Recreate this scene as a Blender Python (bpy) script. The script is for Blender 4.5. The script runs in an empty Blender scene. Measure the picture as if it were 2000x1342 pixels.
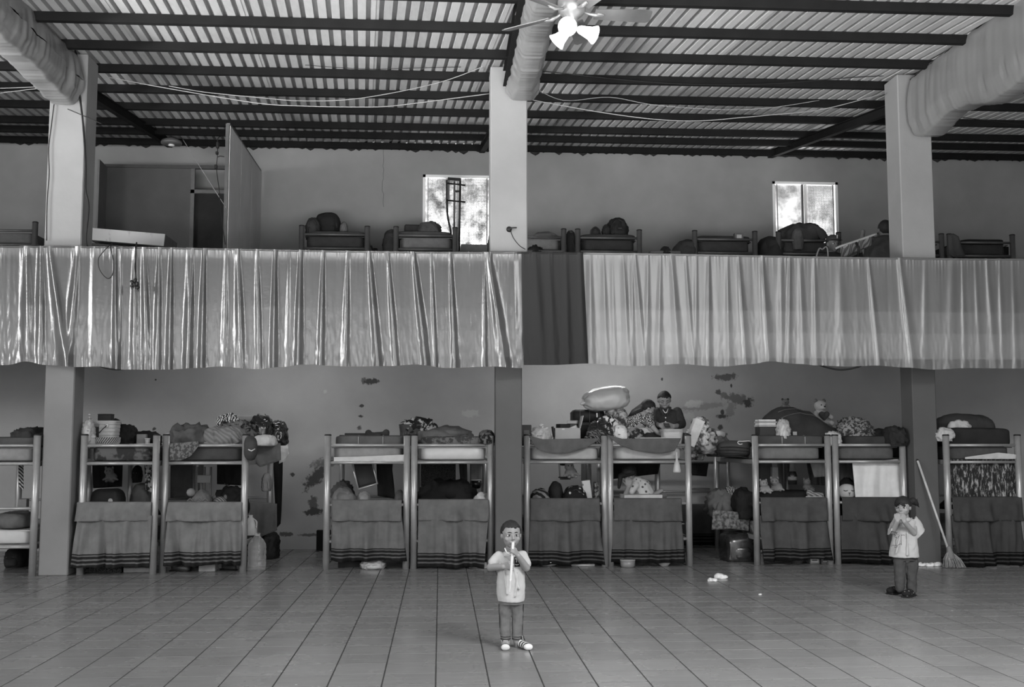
import bpy, bmesh, math, random
from mathutils import Vector as V, Matrix, noise
S = bpy.context.scene
COL = S.collection
# ------------------------------------------------------------------ camera
F = 2100.0; CAMZ = 1.6
TH = math.atan(188/F); PSI = math.atan(140/F*math.cos(TH))
FW = V((math.sin(PSI)*math.cos(TH), math.cos(PSI)*math.cos(TH), math.sin(TH)))
RT = V((math.cos(PSI), -math.sin(PSI), 0)); UP = RT.cross(FW)
CAM = V((0, 0, CAMZ))
cd = bpy.data.cameras.new('camera'); cam = bpy.data.objects.new('camera', cd); COL.objects.link(cam)
cd.sensor_width = 36; cd.lens = F/2000*36; cd.clip_end = 200
m3 = Matrix((RT, UP, -FW)).transposed()
cam.matrix_world = Matrix.Translation(CAM) @ m3.to_4x4()
S.camera = cam
# ------------------------------------------------------------------ light
S.view_settings.view_transform = 'Standard'; S.view_settings.look = 'None'
S.view_settings.exposure = 1.15; S.view_settings.gamma = 1.0; S.view_settings.use_curve_mapping = False
w = bpy.data.worlds.new('sky'); S.world = w; w.use_nodes = True
bg = w.node_tree.nodes['Background']; bg.inputs[0].default_value = (1, 1, 1, 1); bg.inputs[1].default_value = 0.9
def area(name, loc, tgt, sx, sy, power):
    l = bpy.data.lights.new(name, 'AREA'); l.shape = 'RECTANGLE'; l.size = sx; l.size_y = sy; l.energy = power
    o = bpy.data.objects.new(name, l); COL.objects.link(o); o.location = loc
    o.rotation_euler = (V(tgt)-V(loc)).to_track_quat('-Z', 'Y').to_euler(); return o
area('daylight_side_openings', (-13.6, 3.6, 4.7), (4, 14, 4.2), 5, 1.8, 520)
area('daylight_entrance', (-4.5, -0.6, 3.2), (1.5, 13, 7.5), 7, 3.0, 90)
area('added_fill_over_entrance', (4.5, 2.8, 5.2), (4.5, 2.8, 0), 4, 3, 600)  # added fill under the roof; lights the near floor so it bounces upward
l = area('added_uplight_side', (-13.6, 6.5, 0.9), (1, 12.5, 9.0), 6, 1.6, 270); l.data.spread = math.radians(52)  # added unseen uplight from the left, brightens the roof sheets
l = area('added_uplight_front', (0, -0.8, 0.7), (0, 8, 6.8), 9, 1.4, 280); l.data.spread = math.radians(62)  # added unseen uplight behind the camera, aimed at the roof
area('daylight_window_west', (.27, 19.35, 4.45), (.27, 16.5, 6.7), 1.3, 1.0, 480)
area('daylight_window_east', (6.47, 19.35, 4.45), (6.3, 16.5, 6.7), 1.3, 1.0, 480)
area('tube_lamp_light_east', (2.3, 14.9, 2.86), (2.3, 15.6, 0), 1.2, 0.12, 9)
area('tube_lamp_light_west', (-2.2, 14.9, 2.86), (-2.2, 15.6, 0), 1.2, 0.12, 4)

# ------------------------------------------------------------------ helpers
def ray(x, y): return FW + RT*((x-1000)/F) + UP*((671-y)/F)
def P(x, y, Y):
    d = ray(x, y); return CAM + d*(Y/d.y)
def PF(x, y, z=0.0):
    d = ray(x, y); return CAM + d*((z-CAMZ)/d.z)
rnd = random.Random(7)
X3, Y3, Z3 = V((1, 0, 0)), V((0, 1, 0)), V((0, 0, 1))
def frame(f, u=Z3):                       # columns: side(right), forward, up
    f = f.normalized(); s = f.cross(u).normalized(); u = s.cross(f)
    return Matrix((s, f, u)).transposed()
I3 = Matrix.Identity(3)
def rotz(a): return Matrix.Rotation(a, 3, 'Z')
def roty(a): return Matrix.Rotation(a, 3, 'Y')
def rotx(a): return Matrix.Rotation(a, 3, 'X')
_ico = {}
def ico(k):
    if k not in _ico:
        bm = bmesh.new(); bmesh.ops.create_icosphere(bm, subdivisions=k, radius=1); bm.verts.ensure_lookup_table()
        _ico[k] = ([v.co.copy() for v in bm.verts], [[v.index for v in f.verts] for f in bm.faces]); bm.free()
    return _ico[k]
def wloc(o):
    p = V((0, 0, 0))
    while o: p = p + o.location; o = o.parent
    return p
class B:
    def __init__(s): s.v = []; s.f = []
    def add(s, vs, fs):
        n = len(s.v); s.v += vs; s.f += [[i+n for i in f] for f in fs]; return s
    def box(s, c, d, R=I3, bev=0.0):
        c = V(c); x, y, z = d[0]/2, d[1]/2, d[2]/2
        if bev <= 0:
            vs = [c + R @ V((i*x, j*y, k*z)) for i in (-1, 1) for j in (-1, 1) for k in (-1, 1)]
            return s.add(vs, [[0, 1, 3, 2], [4, 6, 7, 5], [0, 4, 5, 1], [2, 3, 7, 6], [0, 2, 6, 4], [1, 5, 7, 3]])
        b = min(bev, x*.9, y*.9, z*.9); vs = []; idx = {}
        for i in (-1, 1):
            for j in (-1, 1):
                for k in (-1, 1):
                    for a in range(3):
                        p = [i*(x-b), j*(y-b), k*(z-b)]; p[a] = (i*x, j*y, k*z)[a]
                        idx[(i, j, k, a)] = len(vs); vs.append(c + R @ V(p))
        fs = []
        for a in range(3):
            o1, o2 = [(1, 2), (2, 0), (0, 1)][a]
            for sg in (-1, 1):
                q = []
                for (e, g) in ((-1, -1), (1, -1), (1, 1), (-1, 1)):
                    t = [0, 0, 0]; t[a] = sg; t[o1] = e; t[o2] = g; q.append(idx[(t[0], t[1], t[2], a)])
                fs.append(q if sg > 0 else q[::-1])
        for a in range(3):
            o1, o2 = [(1, 2), (2, 0), (0, 1)][a]
            for e in (-1, 1):
                for g in (-1, 1):
                    t0 = [0, 0, 0]; t0[a] = -1; t0[o1] = e; t0[o2] = g; t1 = t0[:]; t1[a] = 1
                    q = [idx[(*t0, o1)], idx[(*t1, o1)], idx[(*t1, o2)], idx[(*t0, o2)]]
                    fs.append(q if e*g < 0 else q[::-1])
        for i in (-1, 1):
            for j in (-1, 1):
                for k in (-1, 1):
                    q = [idx[(i, j, k, a)] for a in range(3)]; fs.append(q if i*j*k > 0 else q[::-1])
        return s.add(vs, fs)
    def tube(s, p0, p1, r, n=10, r1=None):
        p0, p1 = V(p0), V(p1); r1 = r if r1 is None else r1
        q = (p1-p0).to_track_quat('Z', 'Y').to_matrix(); vs = []
        for p, rr in ((p0, r), (p1, r1)):
            vs += [p + q @ V((rr*math.cos(2*math.pi*i/n), rr*math.sin(2*math.pi*i/n), 0)) for i in range(n)]
        fs = [[i, (i+1) % n, n+(i+1) % n, n+i] for i in range(n)] + [list(range(n))[::-1], list(range(n, 2*n))]
        return s.add(vs, fs)
    def path(s, pts, r, n=6, close=False):
        pts = [V(p) for p in pts]; vs = []; m = len(pts); ref = None
        for i, p in enumerate(pts):
            t = (pts[(i+1) % m if close else min(i+1, m-1)] - pts[(i-1) % m if close else max(i-1, 0)]).normalized()
            if ref is None: ref = t.orthogonal()
            a = (ref - t*ref.dot(t)).normalized(); ref = a; b = t.cross(a)
            rr = r[i] if isinstance(r, (list, tuple)) else r
            vs += [p + (a*math.cos(2*math.pi*k/n)+b*math.sin(2*math.pi*k/n))*rr for k in range(n)]
        fs = []
        for i in range(m if close else m-1):
            j = (i+1) % m
            fs += [[i*n+k, i*n+(k+1) % n, j*n+(k+1) % n, j*n+k] for k in range(n)]
        if not close: fs += [list(range(n))[::-1], [(m-1)*n+k for k in range(n)]]
        return s.add(vs, fs)
    def lathe(s, prof, c, n=20, R=I3, sq=None):
        c = V(c); vs = []; fs = []; m = len(prof)
        for (r, z) in prof:
            for k in range(n):
                a = 2*math.pi*k/n; x, y = math.cos(a), math.sin(a)
                if sq: e = sq; x = math.copysign(abs(x)**e, x); y = math.copysign(abs(y)**e, y)
                vs.append(c + R @ V((r*x, r*y, z)))
        for i in range(m-1):
            fs += [[i*n+k, i*n+(k+1) % n, (i+1)*n+(k+1) % n, (i+1)*n+k] for k in range(n)]
        fs += [list(range(n))[::-1], [(m-1)*n+k for k in range(n)]]
        return s.add(vs, fs)
    def ell(s, c, r, R=I3, amp=0, freq=3, seed=0, k=3, pw=1.0, ridge=True, zmin=None):
        c = V(c); vv, ff = ico(k); vs = []; so = V((seed*7.3, seed*3.1, seed*1.7))
        for u in vv:
            p = V([math.copysign(abs(t)**pw, t) for t in u]) if pw != 1 else u
            q = V((p.x*r[0], p.y*r[1], p.z*r[2]))
            if amp:
                m = noise.noise(q*freq+so); m2 = noise.noise(q*freq*2.3+so)
                d = (1-2.6*abs(m))*.65 + (1-2.6*abs(m2))*.35 if ridge else m*.7+m2*.3
                q = q + u*(amp*d)
            if zmin is not None and q.z < zmin: q.z = zmin
            vs.append(c + R @ q)
        return s.add(vs, ff)
    def cap(s, p0, r0, p1, r1, n=12):
        p0, p1 = V(p0), V(p1)
        if (p1-p0).length < 1e-6: return s.ell(p0, (r0, r0, r0), k=2)
        q = (p1-p0).to_track_quat('Z', 'Y').to_matrix(); L = (p1-p0).length
        pr = [(r0*math.cos(a), -r0*math.sin(a)) for a in (1.5, 1.1, .7, .35, 0)] + [(r1*math.cos(a), L+r1*math.sin(a)) for a in (0, .35, .7, 1.1, 1.5)]
        return s.lathe(pr, p0, n, q)
    def grid(s, fn, nu, nv):
        vs = [V(fn(i/nu, j/nv)) for j in range(nv+1) for i in range(nu+1)]
        fs = [[j*(nu+1)+i, j*(nu+1)+i+1, (j+1)*(nu+1)+i+1, (j+1)*(nu+1)+i] for j in range(nv) for i in range(nu)]
        return s.add(vs, fs)
    def build(s, name, mat, parent=None, smooth=False, solid=0, remesh=0, sm=3):
        me = bpy.data.meshes.new(name); off = wloc(parent) if parent else V((0, 0, 0))
        me.from_pydata([tuple(p-off) for p in s.v], [], s.f); me.update()
        if smooth: me.polygons.foreach_set('use_smooth', [True]*len(me.polygons))
        o = bpy.data.objects.new(name, me); COL.objects.link(o); o.parent = parent
        if mat: me.materials.append(mat)
        if remesh:
            m = o.modifiers.new('r', 'REMESH'); m.mode = 'VOXEL'; m.voxel_size = remesh; m.use_smooth_shade = True
            m = o.modifiers.new('s', 'SMOOTH'); m.iterations = sm; m.factor = .5
        if solid: m = o.modifiers.new('t', 'SOLIDIFY'); m.thickness = solid; m.offset = 0
        return o
def tag(o, label=None, cat=None, group=None, kind=None):
    if label: o['label'] = label
    if cat: o['category'] = cat
    if group: o['group'] = group
    if kind: o['kind'] = kind
    return o
def thing(name, label, cat, loc, group=None):
    o = bpy.data.objects.new(name, None); COL.objects.link(o); o.location = loc; o.empty_display_size = .1
    return tag(o, label, cat, group)
def struct(o, label=None): return tag(o, label, None, None, 'structure')

# ------------------------------------------------------------------ materials
class N:
    def __init__(s, name):
        s.m = bpy.data.materials.new(name); s.m.use_nodes = True; s.t = s.m.node_tree; s.b = s.t.nodes['Principled BSDF']
        s.out = s.t.nodes['Material Output']
    def n(s, typ, **kw):
        o = s.t.nodes.new(typ)
        for k, v in kw.items():
            if k[0] == 'i' and k[1:].isdigit(): s.set(o.inputs[int(k[1:])], v)
            else: setattr(o, k, v)
        return o
    def set(s, inp, v):
        if isinstance(v, bpy.types.NodeSocket): s.t.links.new(v, inp)
        else: inp.default_value = v
    def math(s, op, a, b=0.0, c=0.0):
        o = s.n('ShaderNodeMath', operation=op); s.set(o.inputs[0], a); s.set(o.inputs[1], b); s.set(o.inputs[2], c); return o.outputs[0]
    def coord(s, which='Object'): return s.n('ShaderNodeTexCoord').outputs[which]
    def sep(s, v): o = s.n('ShaderNodeSeparateXYZ'); s.set(o.inputs[0], v); return o.outputs
    def noise(s, vec, scale, detail=3, rough=.55):
        o = s.n('ShaderNodeTexNoise'); s.set(o.inputs['Vector'], vec); o.inputs['Scale'].default_value = scale; o.inputs['Detail'].default_value = detail
        o.inputs['Roughness'].default_value = rough; return o.outputs[0]
    def ramp(s, fac, pts, interp='LINEAR'):
        o = s.n('ShaderNodeValToRGB'); s.set(o.inputs[0], fac); r = o.color_ramp; r.interpolation = interp
        while len(r.elements) < len(pts): r.elements.new(.5)
        for e, (p, v) in zip(r.elements, pts): e.position = p; e.color = (v, v, v, 1)
        return o.outputs[0]
    def bump(s, h, strength=.3, dist=.01):
        o = s.n('ShaderNodeBump'); o.inputs['Strength'].default_value = strength; o.inputs['Distance'].default_value = dist
        s.set(o.inputs['Height'], h); s.set(s.b.inputs['Normal'], o.outputs[0]); return o
    def fin(s, col, rough=.8, spec=.3, metal=0):
        s.set(s.b.inputs['Base Color'], col); s.set(s.b.inputs['Roughness'], rough); s.b.inputs['Specular IOR Level'].default_value = spec
        s.b.inputs['Metallic'].default_value = metal; return s.m
_mc = {}
def G(v, rough=.85, spec=.25, var=.18, scale=9, fine=.0, metal=0):
    key = (v, rough, spec, var, scale, fine, metal)
    if key in _mc: return _mc[key]
    k = N('grey_%03d_%d' % (int(v*1000), len(_mc))); c = k.coord()
    f = k.noise(c, scale, 4)
    col = k.ramp(f, [(.25, max(0, v*(1-var))), (.75, v*(1+var))])
    if fine: k.bump(k.noise(c, 260, 1), fine, .004)
    _mc[key] = k.fin(col, rough, spec, metal); return _mc[key]
def FAB(v, var=.22): return G(v, .95, .08, var, 7, .35)
def pattern(name, kind, a, b, scale, lo=.45, hi=.55, rough=.9):
    k = N(name); c = k.coord()
    if kind == 'leo':
        o = k.n('ShaderNodeTexVoronoi', feature='DISTANCE_TO_EDGE'); k.set(o.inputs['Vector'], c); o.inputs['Scale'].default_value = scale; f = o.outputs[0]
    elif kind == 'dots':
        o = k.n('ShaderNodeTexVoronoi'); k.set(o.inputs['Vector'], c); o.inputs['Scale'].default_value = scale; f = o.outputs[0]
    elif kind == 'floral': f = k.noise(c, scale, 2, .6)
    elif kind == 'zebra':
        o = k.n('ShaderNodeTexWave'); k.set(o.inputs['Vector'], c); o.inputs['Scale'].default_value = scale; o.inputs['Distortion'].default_value = 9
        o.inputs['Detail Scale'].default_value = 1.5; f = o.outputs['Fac']
    elif kind == 'stripes':
        o = k.n('ShaderNodeTexWave', bands_direction='DIAGONAL'); k.set(o.inputs['Vector'], c); o.inputs['Scale'].default_value = scale; o.inputs['Distortion'].default_value = 1.2; f = o.outputs['Fac']
    elif kind == 'script':
        mp = k.n('ShaderNodeMapping'); k.set(mp.inputs[0], c); mp.inputs['Scale'].default_value = (1, 1, .28)
        f = k.noise(mp.outputs[0], scale, 5, .7)
    col = k.ramp(f, [(lo, a), (hi, b)])
    return k.fin(col, rough, .2)
# ------------------------------------------------------------------ setting
def RZ(Y): return 6.35 + .07*(Y-13.2)            # underside of the roof sheets
WL, WU = 16.15, 18.5                              # lower / upper back wall
SLB, SLT = 2.93, 3.21                             # balcony slab
def wallmat(name, v, stains, crack=None):
    k = N(name); c = k.coord(); sx = k.sep(c); nz = k.noise(c, 14, 4, .65); nz2 = k.noise(c, 1.3, 4)
    base = k.ramp(nz2, [(.3, v*.88), (.7, v*1.06)])
    acc = None; light = None
    for (px, py, rx, ry, rot, amt) in stains:
        p = P(px, py, WL); sc = WL/F
        dx = k.math('SUBTRACT', sx[0], p.x); dz = k.math('SUBTRACT', sx[2], p.z)
        if rot:
            ca, sa = math.cos(rot), math.sin(rot)
            a = k.math('MULTIPLY_ADD', dx, ca, k.math('MULTIPLY', dz, sa)); b = k.math('MULTIPLY_ADD', dz, ca, k.math('MULTIPLY', dx, -sa))
        else: a, b = dx, dz
        a = k.math('MULTIPLY', a, 1/(rx*sc)); b = k.math('MULTIPLY', b, 1/(ry*sc))
        d = k.math('SQRT', k.math('ADD', k.math('MULTIPLY', a, a), k.math('MULTIPLY', b, b)))
        d = k.math('MULTIPLY_ADD', nz, 2.6, k.math('SUBTRACT', d, 1.3))
        mk = k.n('ShaderNodeMapRange'); k.set(mk.inputs[0], d); mk.inputs[1].default_value = 1.15; mk.inputs[2].default_value = .75
        q = k.math('MULTIPLY', mk.outputs[0], abs(amt))
        if amt > 0: acc = q if acc is None else k.math('MAXIMUM', acc, q)
        else: light = q if light is None else k.math('MAXIMUM', light, q)
    col = base
    for msk, tgt in ((acc, .035), (light, .5)):
        if msk is None: continue
        mx = k.n('ShaderNodeMix', data_type='RGBA'); k.set(mx.inputs[0], msk); k.set(mx.inputs[6], col); mx.inputs[7].default_value = (tgt, tgt, tgt, 1); col = mx.outputs[2]
    k.bump(k.noise(c, 5, 5), .25, .02)
    return k.fin(col, .9, .2)
ST = [(725, 745, 13, 6, 0, .9), (711, 744, 5, 7, 0, .7), (706, 793, 4, 3, 0, .9), (704, 813, 5, 3, 0, .9), (702, 836, 5, 4, 0, .8), (571, 927, 4, 4, 0, .9),
      (617, 932, 12, 30, -.75, .85), (645, 902, 36, 9, .15, .6), (612, 982, 9, 12, 0, .75), (613, 1000, 17, 8, .1, .9), (560, 1043, 14, 4, 0, .8), (606, 1045, 22, 3, 0, .7),
      (1415, 737, 22, 7, 0, .75), (1433, 735, 4, 7, 0, .7), (1428, 753, 2, 4, 0, .9), (1402, 766, 6, 5, 0, .8), (1414, 771, 7, 6, 0, .6), (1440, 779, 30, 10, -.15, .65), (1460, 786, 9, 8, .3, .9),
      (1408, 813, 12, 4, 0, .9), (1411, 806, 4, 6, 0, .9), (1407, 835, 6, 5, 0, .85), (1427, 800, 9, 22, -.4, .35), (1372, 794, 45, 7, .12, .3),
      (1354, 789, 18, 7, .12, -.6), (1345, 812, 12, 7, 0, -.3), (918, 808, 18, 7, 0, -.35), (635, 765, 4, 4, 0, -.4), (304, 742, 2, 2, 0, .9), (1293, 741, 2, 4, 0, .9), (301, 838, 4, 3, 0, .9)]
mwall = wallmat('painted_plaster_lower', .34, ST)
mwallu = wallmat('painted_plaster_upper', .24, [])
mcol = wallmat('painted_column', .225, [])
mslab = G(.45, .9, .2, .1, 3)
struct(B().box((-1, WL+.1, SLB/2), (28, .2, SLB)).build('wall_back', mwall), 'lower back wall behind the bunks with peeling dark paint stains')
def holes(y, z0, z1, x0, x1, hs, th=.16):
    b = B(); xs = x0
    for (a, c, lo, hi) in hs:
        b.box(((xs+a)/2, y+th/2, (z0+z1)/2), (a-xs, th, z1-z0)); b.box(((a+c)/2, y+th/2, (z0+lo)/2), (c-a, th, lo-z0)); b.box(((a+c)/2, y+th/2, (z1+hi)/2), (c-a, th, z1-hi)); xs = c
    return b.box(((xs+x1)/2, y+th/2, (z0+z1)/2), (x1-xs, th, z1-z0))
WIN = [(-.33, .87, 4.88, 6.21), (5.88, 7.07, 4.95, 6.19)]
wu = struct(holes(WU, SLT, 6.70, -15, 13, WIN).build('wall_upper', mwallu), 'plain upper back wall with two bright windows')
crk = []
for i in range(16):
    q = P(749+1.2*noise.noise(V((i*.9, 3, 1)))*2+(-2.5 if 8 < i < 12 else 0), 284+i*8, WU-.002); crk.append(q)
B().path(crk, .004, 4).build('crack', G(.06), wu)
# rough dark mortar edge where wall meets roof
b = B()
for i in range(150):
    x = -9+i*.14; b.ell((x, WU-.02, 6.70+rnd.uniform(-.03, .02)), (.09, .05, rnd.uniform(.04, .085)), k=1, amp=.02, freq=9, seed=i)
struct(b.build('trim_1', G(.035, .95), None, True), 'ragged dark mortar line along the top of the upper wall')
struct(B().box((-1, (13.15+WU)/2, (SLB+SLT)/2), (28, WU-13.15, SLT-SLB)).build('floor_upper', mslab), 'concrete balcony slab over the lower bunks')
struct(B().box((-14.2, 8, 3.4), (.2, 21, 6.8)).build('wall_left', mwall)); struct(B().box((11.2, 8, 3.4), (.2, 21, 6.8)).build('wall_right', mwall))
struct(B().box((-1, 13.12, 2.77), (28, .06, .32)).build('trim_2', G(.75, .8, .2, .05, 3)), 'pale painted edge beam of the balcony behind the curtains')
# floor
mgrout = G(.035, .9)
floor = struct(B().box((-1.5, 7.5, -.0308), (26, 18.5, .06)).build('floor', mgrout), 'tiled hall floor')
def tilemat():
    k = N('glazed_floor_tile'); c = k.coord('Object'); o = k.n('ShaderNodeObjectInfo')
    mp = k.n('ShaderNodeMapping'); k.set(mp.inputs[0], k.n('ShaderNodeNewGeometry').outputs['Position']); mp.inputs['Scale'].default_value = (.9, 5, 1)
    f = k.noise(mp.outputs[0], 3.5, 4); rd = k.math('MULTIPLY_ADD', o.outputs['Random'], .3, k.math('MULTIPLY', f, .7))
    col = k.ramp(rd, [(.2, .155), (.8, .205)])
    r = k.ramp(k.noise(k.n('ShaderNodeNewGeometry').outputs['Position'], 2.2, 3), [(.3, .2), (.75, .34)])
    k.bump(k.noise(k.n('ShaderNodeNewGeometry').outputs['Position'], 5, 2), .05, .01)
    return k.fin(col, r, .55)
mtile = tilemat(); TX, TY = .3525, .3455
tb = B().box((0, 0, -.006), (TX-.010, TY-.012, .014), I3, .0007); tme = None
cells = []
for j in range(-25, 26):
    for i in range(-38, 30):
        x = -.0213 + (i+.5)*TX; y = 7.582 + (j+.5)*TY
        if y > WL-.05 or y < -1: continue
        d = (V((x, y, 0))-CAM); zc = d.dot(FW); px, py = 1000+F*d.dot(RT)/zc, 671-F*d.dot(UP)/zc
        cells.append((not (-40 < px < 2040 and py < 1362), y, abs(px-1000), x))
cells.sort(); rest = B()
for n, (off, y, _, x) in enumerate(cells):
    if n < 300:
        if tme is None: o = tb.build('tile', mtile, floor); tme = o.data
        else: o = bpy.data.objects.new('tile', tme); COL.objects.link(o); o.parent = floor
        o.location = (x, y, rnd.uniform(-.0003, .0003)); o.rotation_euler = (rnd.uniform(-.0012, .0012), rnd.uniform(-.0012, .0012), 0)
    else: rest.box((x, y, -.006), (TX-.010, TY-.012, .014), Matrix.Rotation(rnd.uniform(-.001, .001), 3, 'X'), .0007)
tag(rest.build('tile_field', mtile, floor), kind='stuff')
# roof sheets and purlins
def sheetmat():
    k = N('fibre_cement_roof_sheet'); c = k.n('ShaderNodeNewGeometry').outputs['Position']; o = k.n('ShaderNodeObjectInfo')
    mp = k.n('ShaderNodeMapping'); k.set(mp.inputs[0], c); mp.inputs['Scale'].default_value = (3, .7, 1)
    f = k.math('MULTIPLY_ADD', o.outputs['Random'], .35, k.math('MULTIPLY', k.noise(mp.outputs[0], 4, 5, .65), .65))
    return k.fin(k.ramp(f, [(.25, .29), (.75, .43)]), .75, .3)
msheet = sheetmat(); mdark = G(.009, .9, .12, .3, 3)
SK = (707-860)/F                                   # ribs run a little askew of the hall
ceil = bpy.data.objects.new('ceiling', None); COL.objects.link(ceil); struct(ceil, 'roof of corrugated sheets on dark purlins')
RP = .142; NR = 5; sw = RP*NR; prof = [(0, 0), (.086, 0), (.090, .075), (.138, .075), (.142, 0)]
def sheet():
    b = B(); ys = [-1.5, 6, 13.2, 18.9]; pts = []
    for r in range(NR): pts += [(r*RP+a, z) for a, z in prof[:-1]]
    pts += [(sw, 0), (sw+.05, 0)]
    for y in ys: b.v += [V((a+SK*(y-13.2), y, RZ(y)+z)) for a, z in pts]
    m = len(pts)
    for j in range(len(ys)-1): b.f += [[j*m+i, j*m+i+1, (j+1)*m+i+1, (j+1)*m+i] for i in range(m-1)]
    return b
s0 = sheet().build('roof_sheet', msheet, ceil, solid=.003); s0.location = (-14.4, 0, 0)
for i in range(1, 36):
    o = s0.copy(); COL.objects.link(o); o.location = (-14.4+i*sw, 0, (.004 if i % 2 else 0))
pu0 = None
for y in [0.4+1.02*i for i in range(17)] + [17.42, 18.25]:
    if pu0 is None:
        pu0 = B().box((-1.5, 0, -.052), (25, .012, .10)).box((-1.5, .03, -.004), (25, .07, .006)).box((-1.5, .03, -.1), (25, .07, .006)).box((-1.5, .062, -.09), (25, .006, .02)).build('purlin', mdark, ceil); o = pu0
    else: o = pu0.copy(); COL.objects.link(o)
    o.location = (0, y, RZ(y)-.004)
# columns
def column(name, xl, xr, z0, z1, lab, y0=13.2, dp=.41, m=None):
    b = B(); b.box(((xl+xr)/2, y0+dp/2, (z0+z1)/2), (xr-xl, dp, z1-z0), I3, .012)
    return struct(tag(b.build(name, m or mcol), None, 'column'), lab)
column('column', -4.80, -4.36, SLT, 6.34, 'pale square pillar on the balcony, beside the wooden crate')
column('column', .606, 1.07, SLT, 6.30, 'pale square balcony pillar between the window and the dark banner panel')
column('column', 5.874, 6.308, SLT, 6.32, 'pale square balcony pillar next to the cap-wearing man')
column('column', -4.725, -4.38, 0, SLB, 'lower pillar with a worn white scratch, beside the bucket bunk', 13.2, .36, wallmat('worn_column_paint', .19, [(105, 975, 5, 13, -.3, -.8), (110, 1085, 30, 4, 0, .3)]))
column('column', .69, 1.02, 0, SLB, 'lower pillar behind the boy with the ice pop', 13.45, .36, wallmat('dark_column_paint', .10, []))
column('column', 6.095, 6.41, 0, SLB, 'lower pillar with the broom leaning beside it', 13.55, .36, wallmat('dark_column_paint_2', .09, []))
# dark raking braces from column heads to the upper wall
for x, z0 in ((-4.58, 6.0), (.8, 5.75), (5.95, 5.92)):
    p0, p1 = V((x, 13.61, z0)), V((x-.1, WU, 6.62)); f = (p1-p0)
    b = B(); R = frame(f); c = (p0+p1)/2
    b.box(c, (.09, f.length, .012), R).box(c+R@V((0, 0, .12)), (.09, f.length, .012), R).box(c+R@V((0, 0, .06)), (.012, f.length, .11), R)
    o = b.build('rafter_brace', mdark); tag(o, 'dark steel brace rising from the %s pillar head to the upper wall' % {-4.58: 'left', .8: 'middle', 5.95: 'right'}[x], 'beam', None, 'structure')
# steel beams over the hall that carry the draped cloths
for x, lb in ((-4.62, 'left'), (.84, 'middle'), (6.1, 'right')):
    b = B().box((x, 8.3, 6.2-.17), (.16, 9.7, .012)).box((x, 8.3, 6.25-.02), (.16, 9.7, .012)).box((x, 8.3, 6.12), (.012, 9.7, .2))
    tag(b.build('roof_beam', mdark), 'dark hall beam under the %s cloth drape' % lb, 'beam', None, 'structure')

# ------------------------------------------------------------------ windows
mframe = G(.75, .5, .4, .05, 5)
def panemat(name, lo, hi, sc, lc):
    k = N(name); c = k.coord(); f = k.noise(c, sc, 6, .7)
    tr = k.n('ShaderNodeBsdfTransparent'); gl = k.n('ShaderNodeBsdfTranslucent'); gl.inputs[0].default_value = (.8, .8, .8, 1)
    k.set(tr.inputs[0], k.ramp(k.noise(c, sc*2.2, 6, .75), [(.42, lc), (.60, .47)])); mx = k.n('ShaderNodeMixShader'); k.set(mx.inputs[0], k.ramp(f, [(.35, lo), (.72, hi)]))
    k.set(mx.inputs[1], tr.outputs[0]); k.set(mx.inputs[2], gl.outputs[0]); k.set(k.out.inputs[0], mx.outputs[0]); return k.m
mp1 = panemat('dusty_window_glass', .0, .18, 3.2, .20); mp2 = panemat('clear_window_glass', .0, .1, 2.5, .36)
def window(n, x0, x1, z0, z1, lab, mp, screens):
    r = bpy.data.objects.new('window_%d' % n, None); COL.objects.link(r); r.location = ((x0+x1)/2, WU, z0); struct(r, lab)
    y = WU+.03; f = B(); t = .045
    f.box(((x0+x1)/2, y, z1-t/2), (x1-x0, .09, t)).box(((x0+x1)/2, y, z0+t/2), (x1-x0, .09, t)).box((x0+t/2, y, (z0+z1)/2), (t, .09, z1-z0)).box((x1-t/2, y, (z0+z1)/2), (t, .09, z1-z0))
    f.build('window_frame', mframe, r); xm = x0+(x1-x0)*.46
    B().box((xm, y-.01, (z0+z1)/2), (.035, .03, z1-z0-.08)).build('mullion', G(.12, .5), r)
    B().box((xm+.06, y+.01, (z0+z1)/2), (.05, .03, z1-z0-.08)).build('mullion', mframe, r)
    B().box((x0+.09, y-.01, (z0+z1)/2), (.014, .02, z1-z0-.08)).box((x1-.08, y-.01, (z0+z1)/2), (.02, .02, z1-z0-.08)).build('track', G(.2, .5), r)
    B().box(((x0+xm)/2, y+.02, (z0+z1)/2), (xm-x0, .006, z1-z0-.06)).build('pane', mp, r)
    B().box(((x1+xm)/2, y+.03, (z0+z1)/2), (x1-xm, .006, z1-z0-.06)).build('pane', mp, r)
    for (a, c) in screens:
        a, c = x0+(x1-x0)*a, x0+(x1-x0)*c; b = B(); nx = int((c-a)/.022); nz = int((z1-z0-.1)/.022)
        for i in range(nx+1): b.box((a+(c-a)*i/nx, y-.005, (z0+z1)/2), (.004, .004, z1-z0-.1))
        for i in range(nz+1): b.box(((a+c)/2, y-.005, z0+.05+(z1-z0-.1)*i/nz), (c-a, .004, .004))
        tag(b.build('insect_screen', G(.25, .6), r), kind='stuff')
    return r
window(1, *WIN[0], 'bright dusty window above the bunks by the middle pillar', mp1, [(.09, .93)])
window(2, *WIN[1], 'bright sliding window with an insect screen in its right half', mp2, [(.56, .93)])
# ground and blank facade outside the windows come only as sky light

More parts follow.
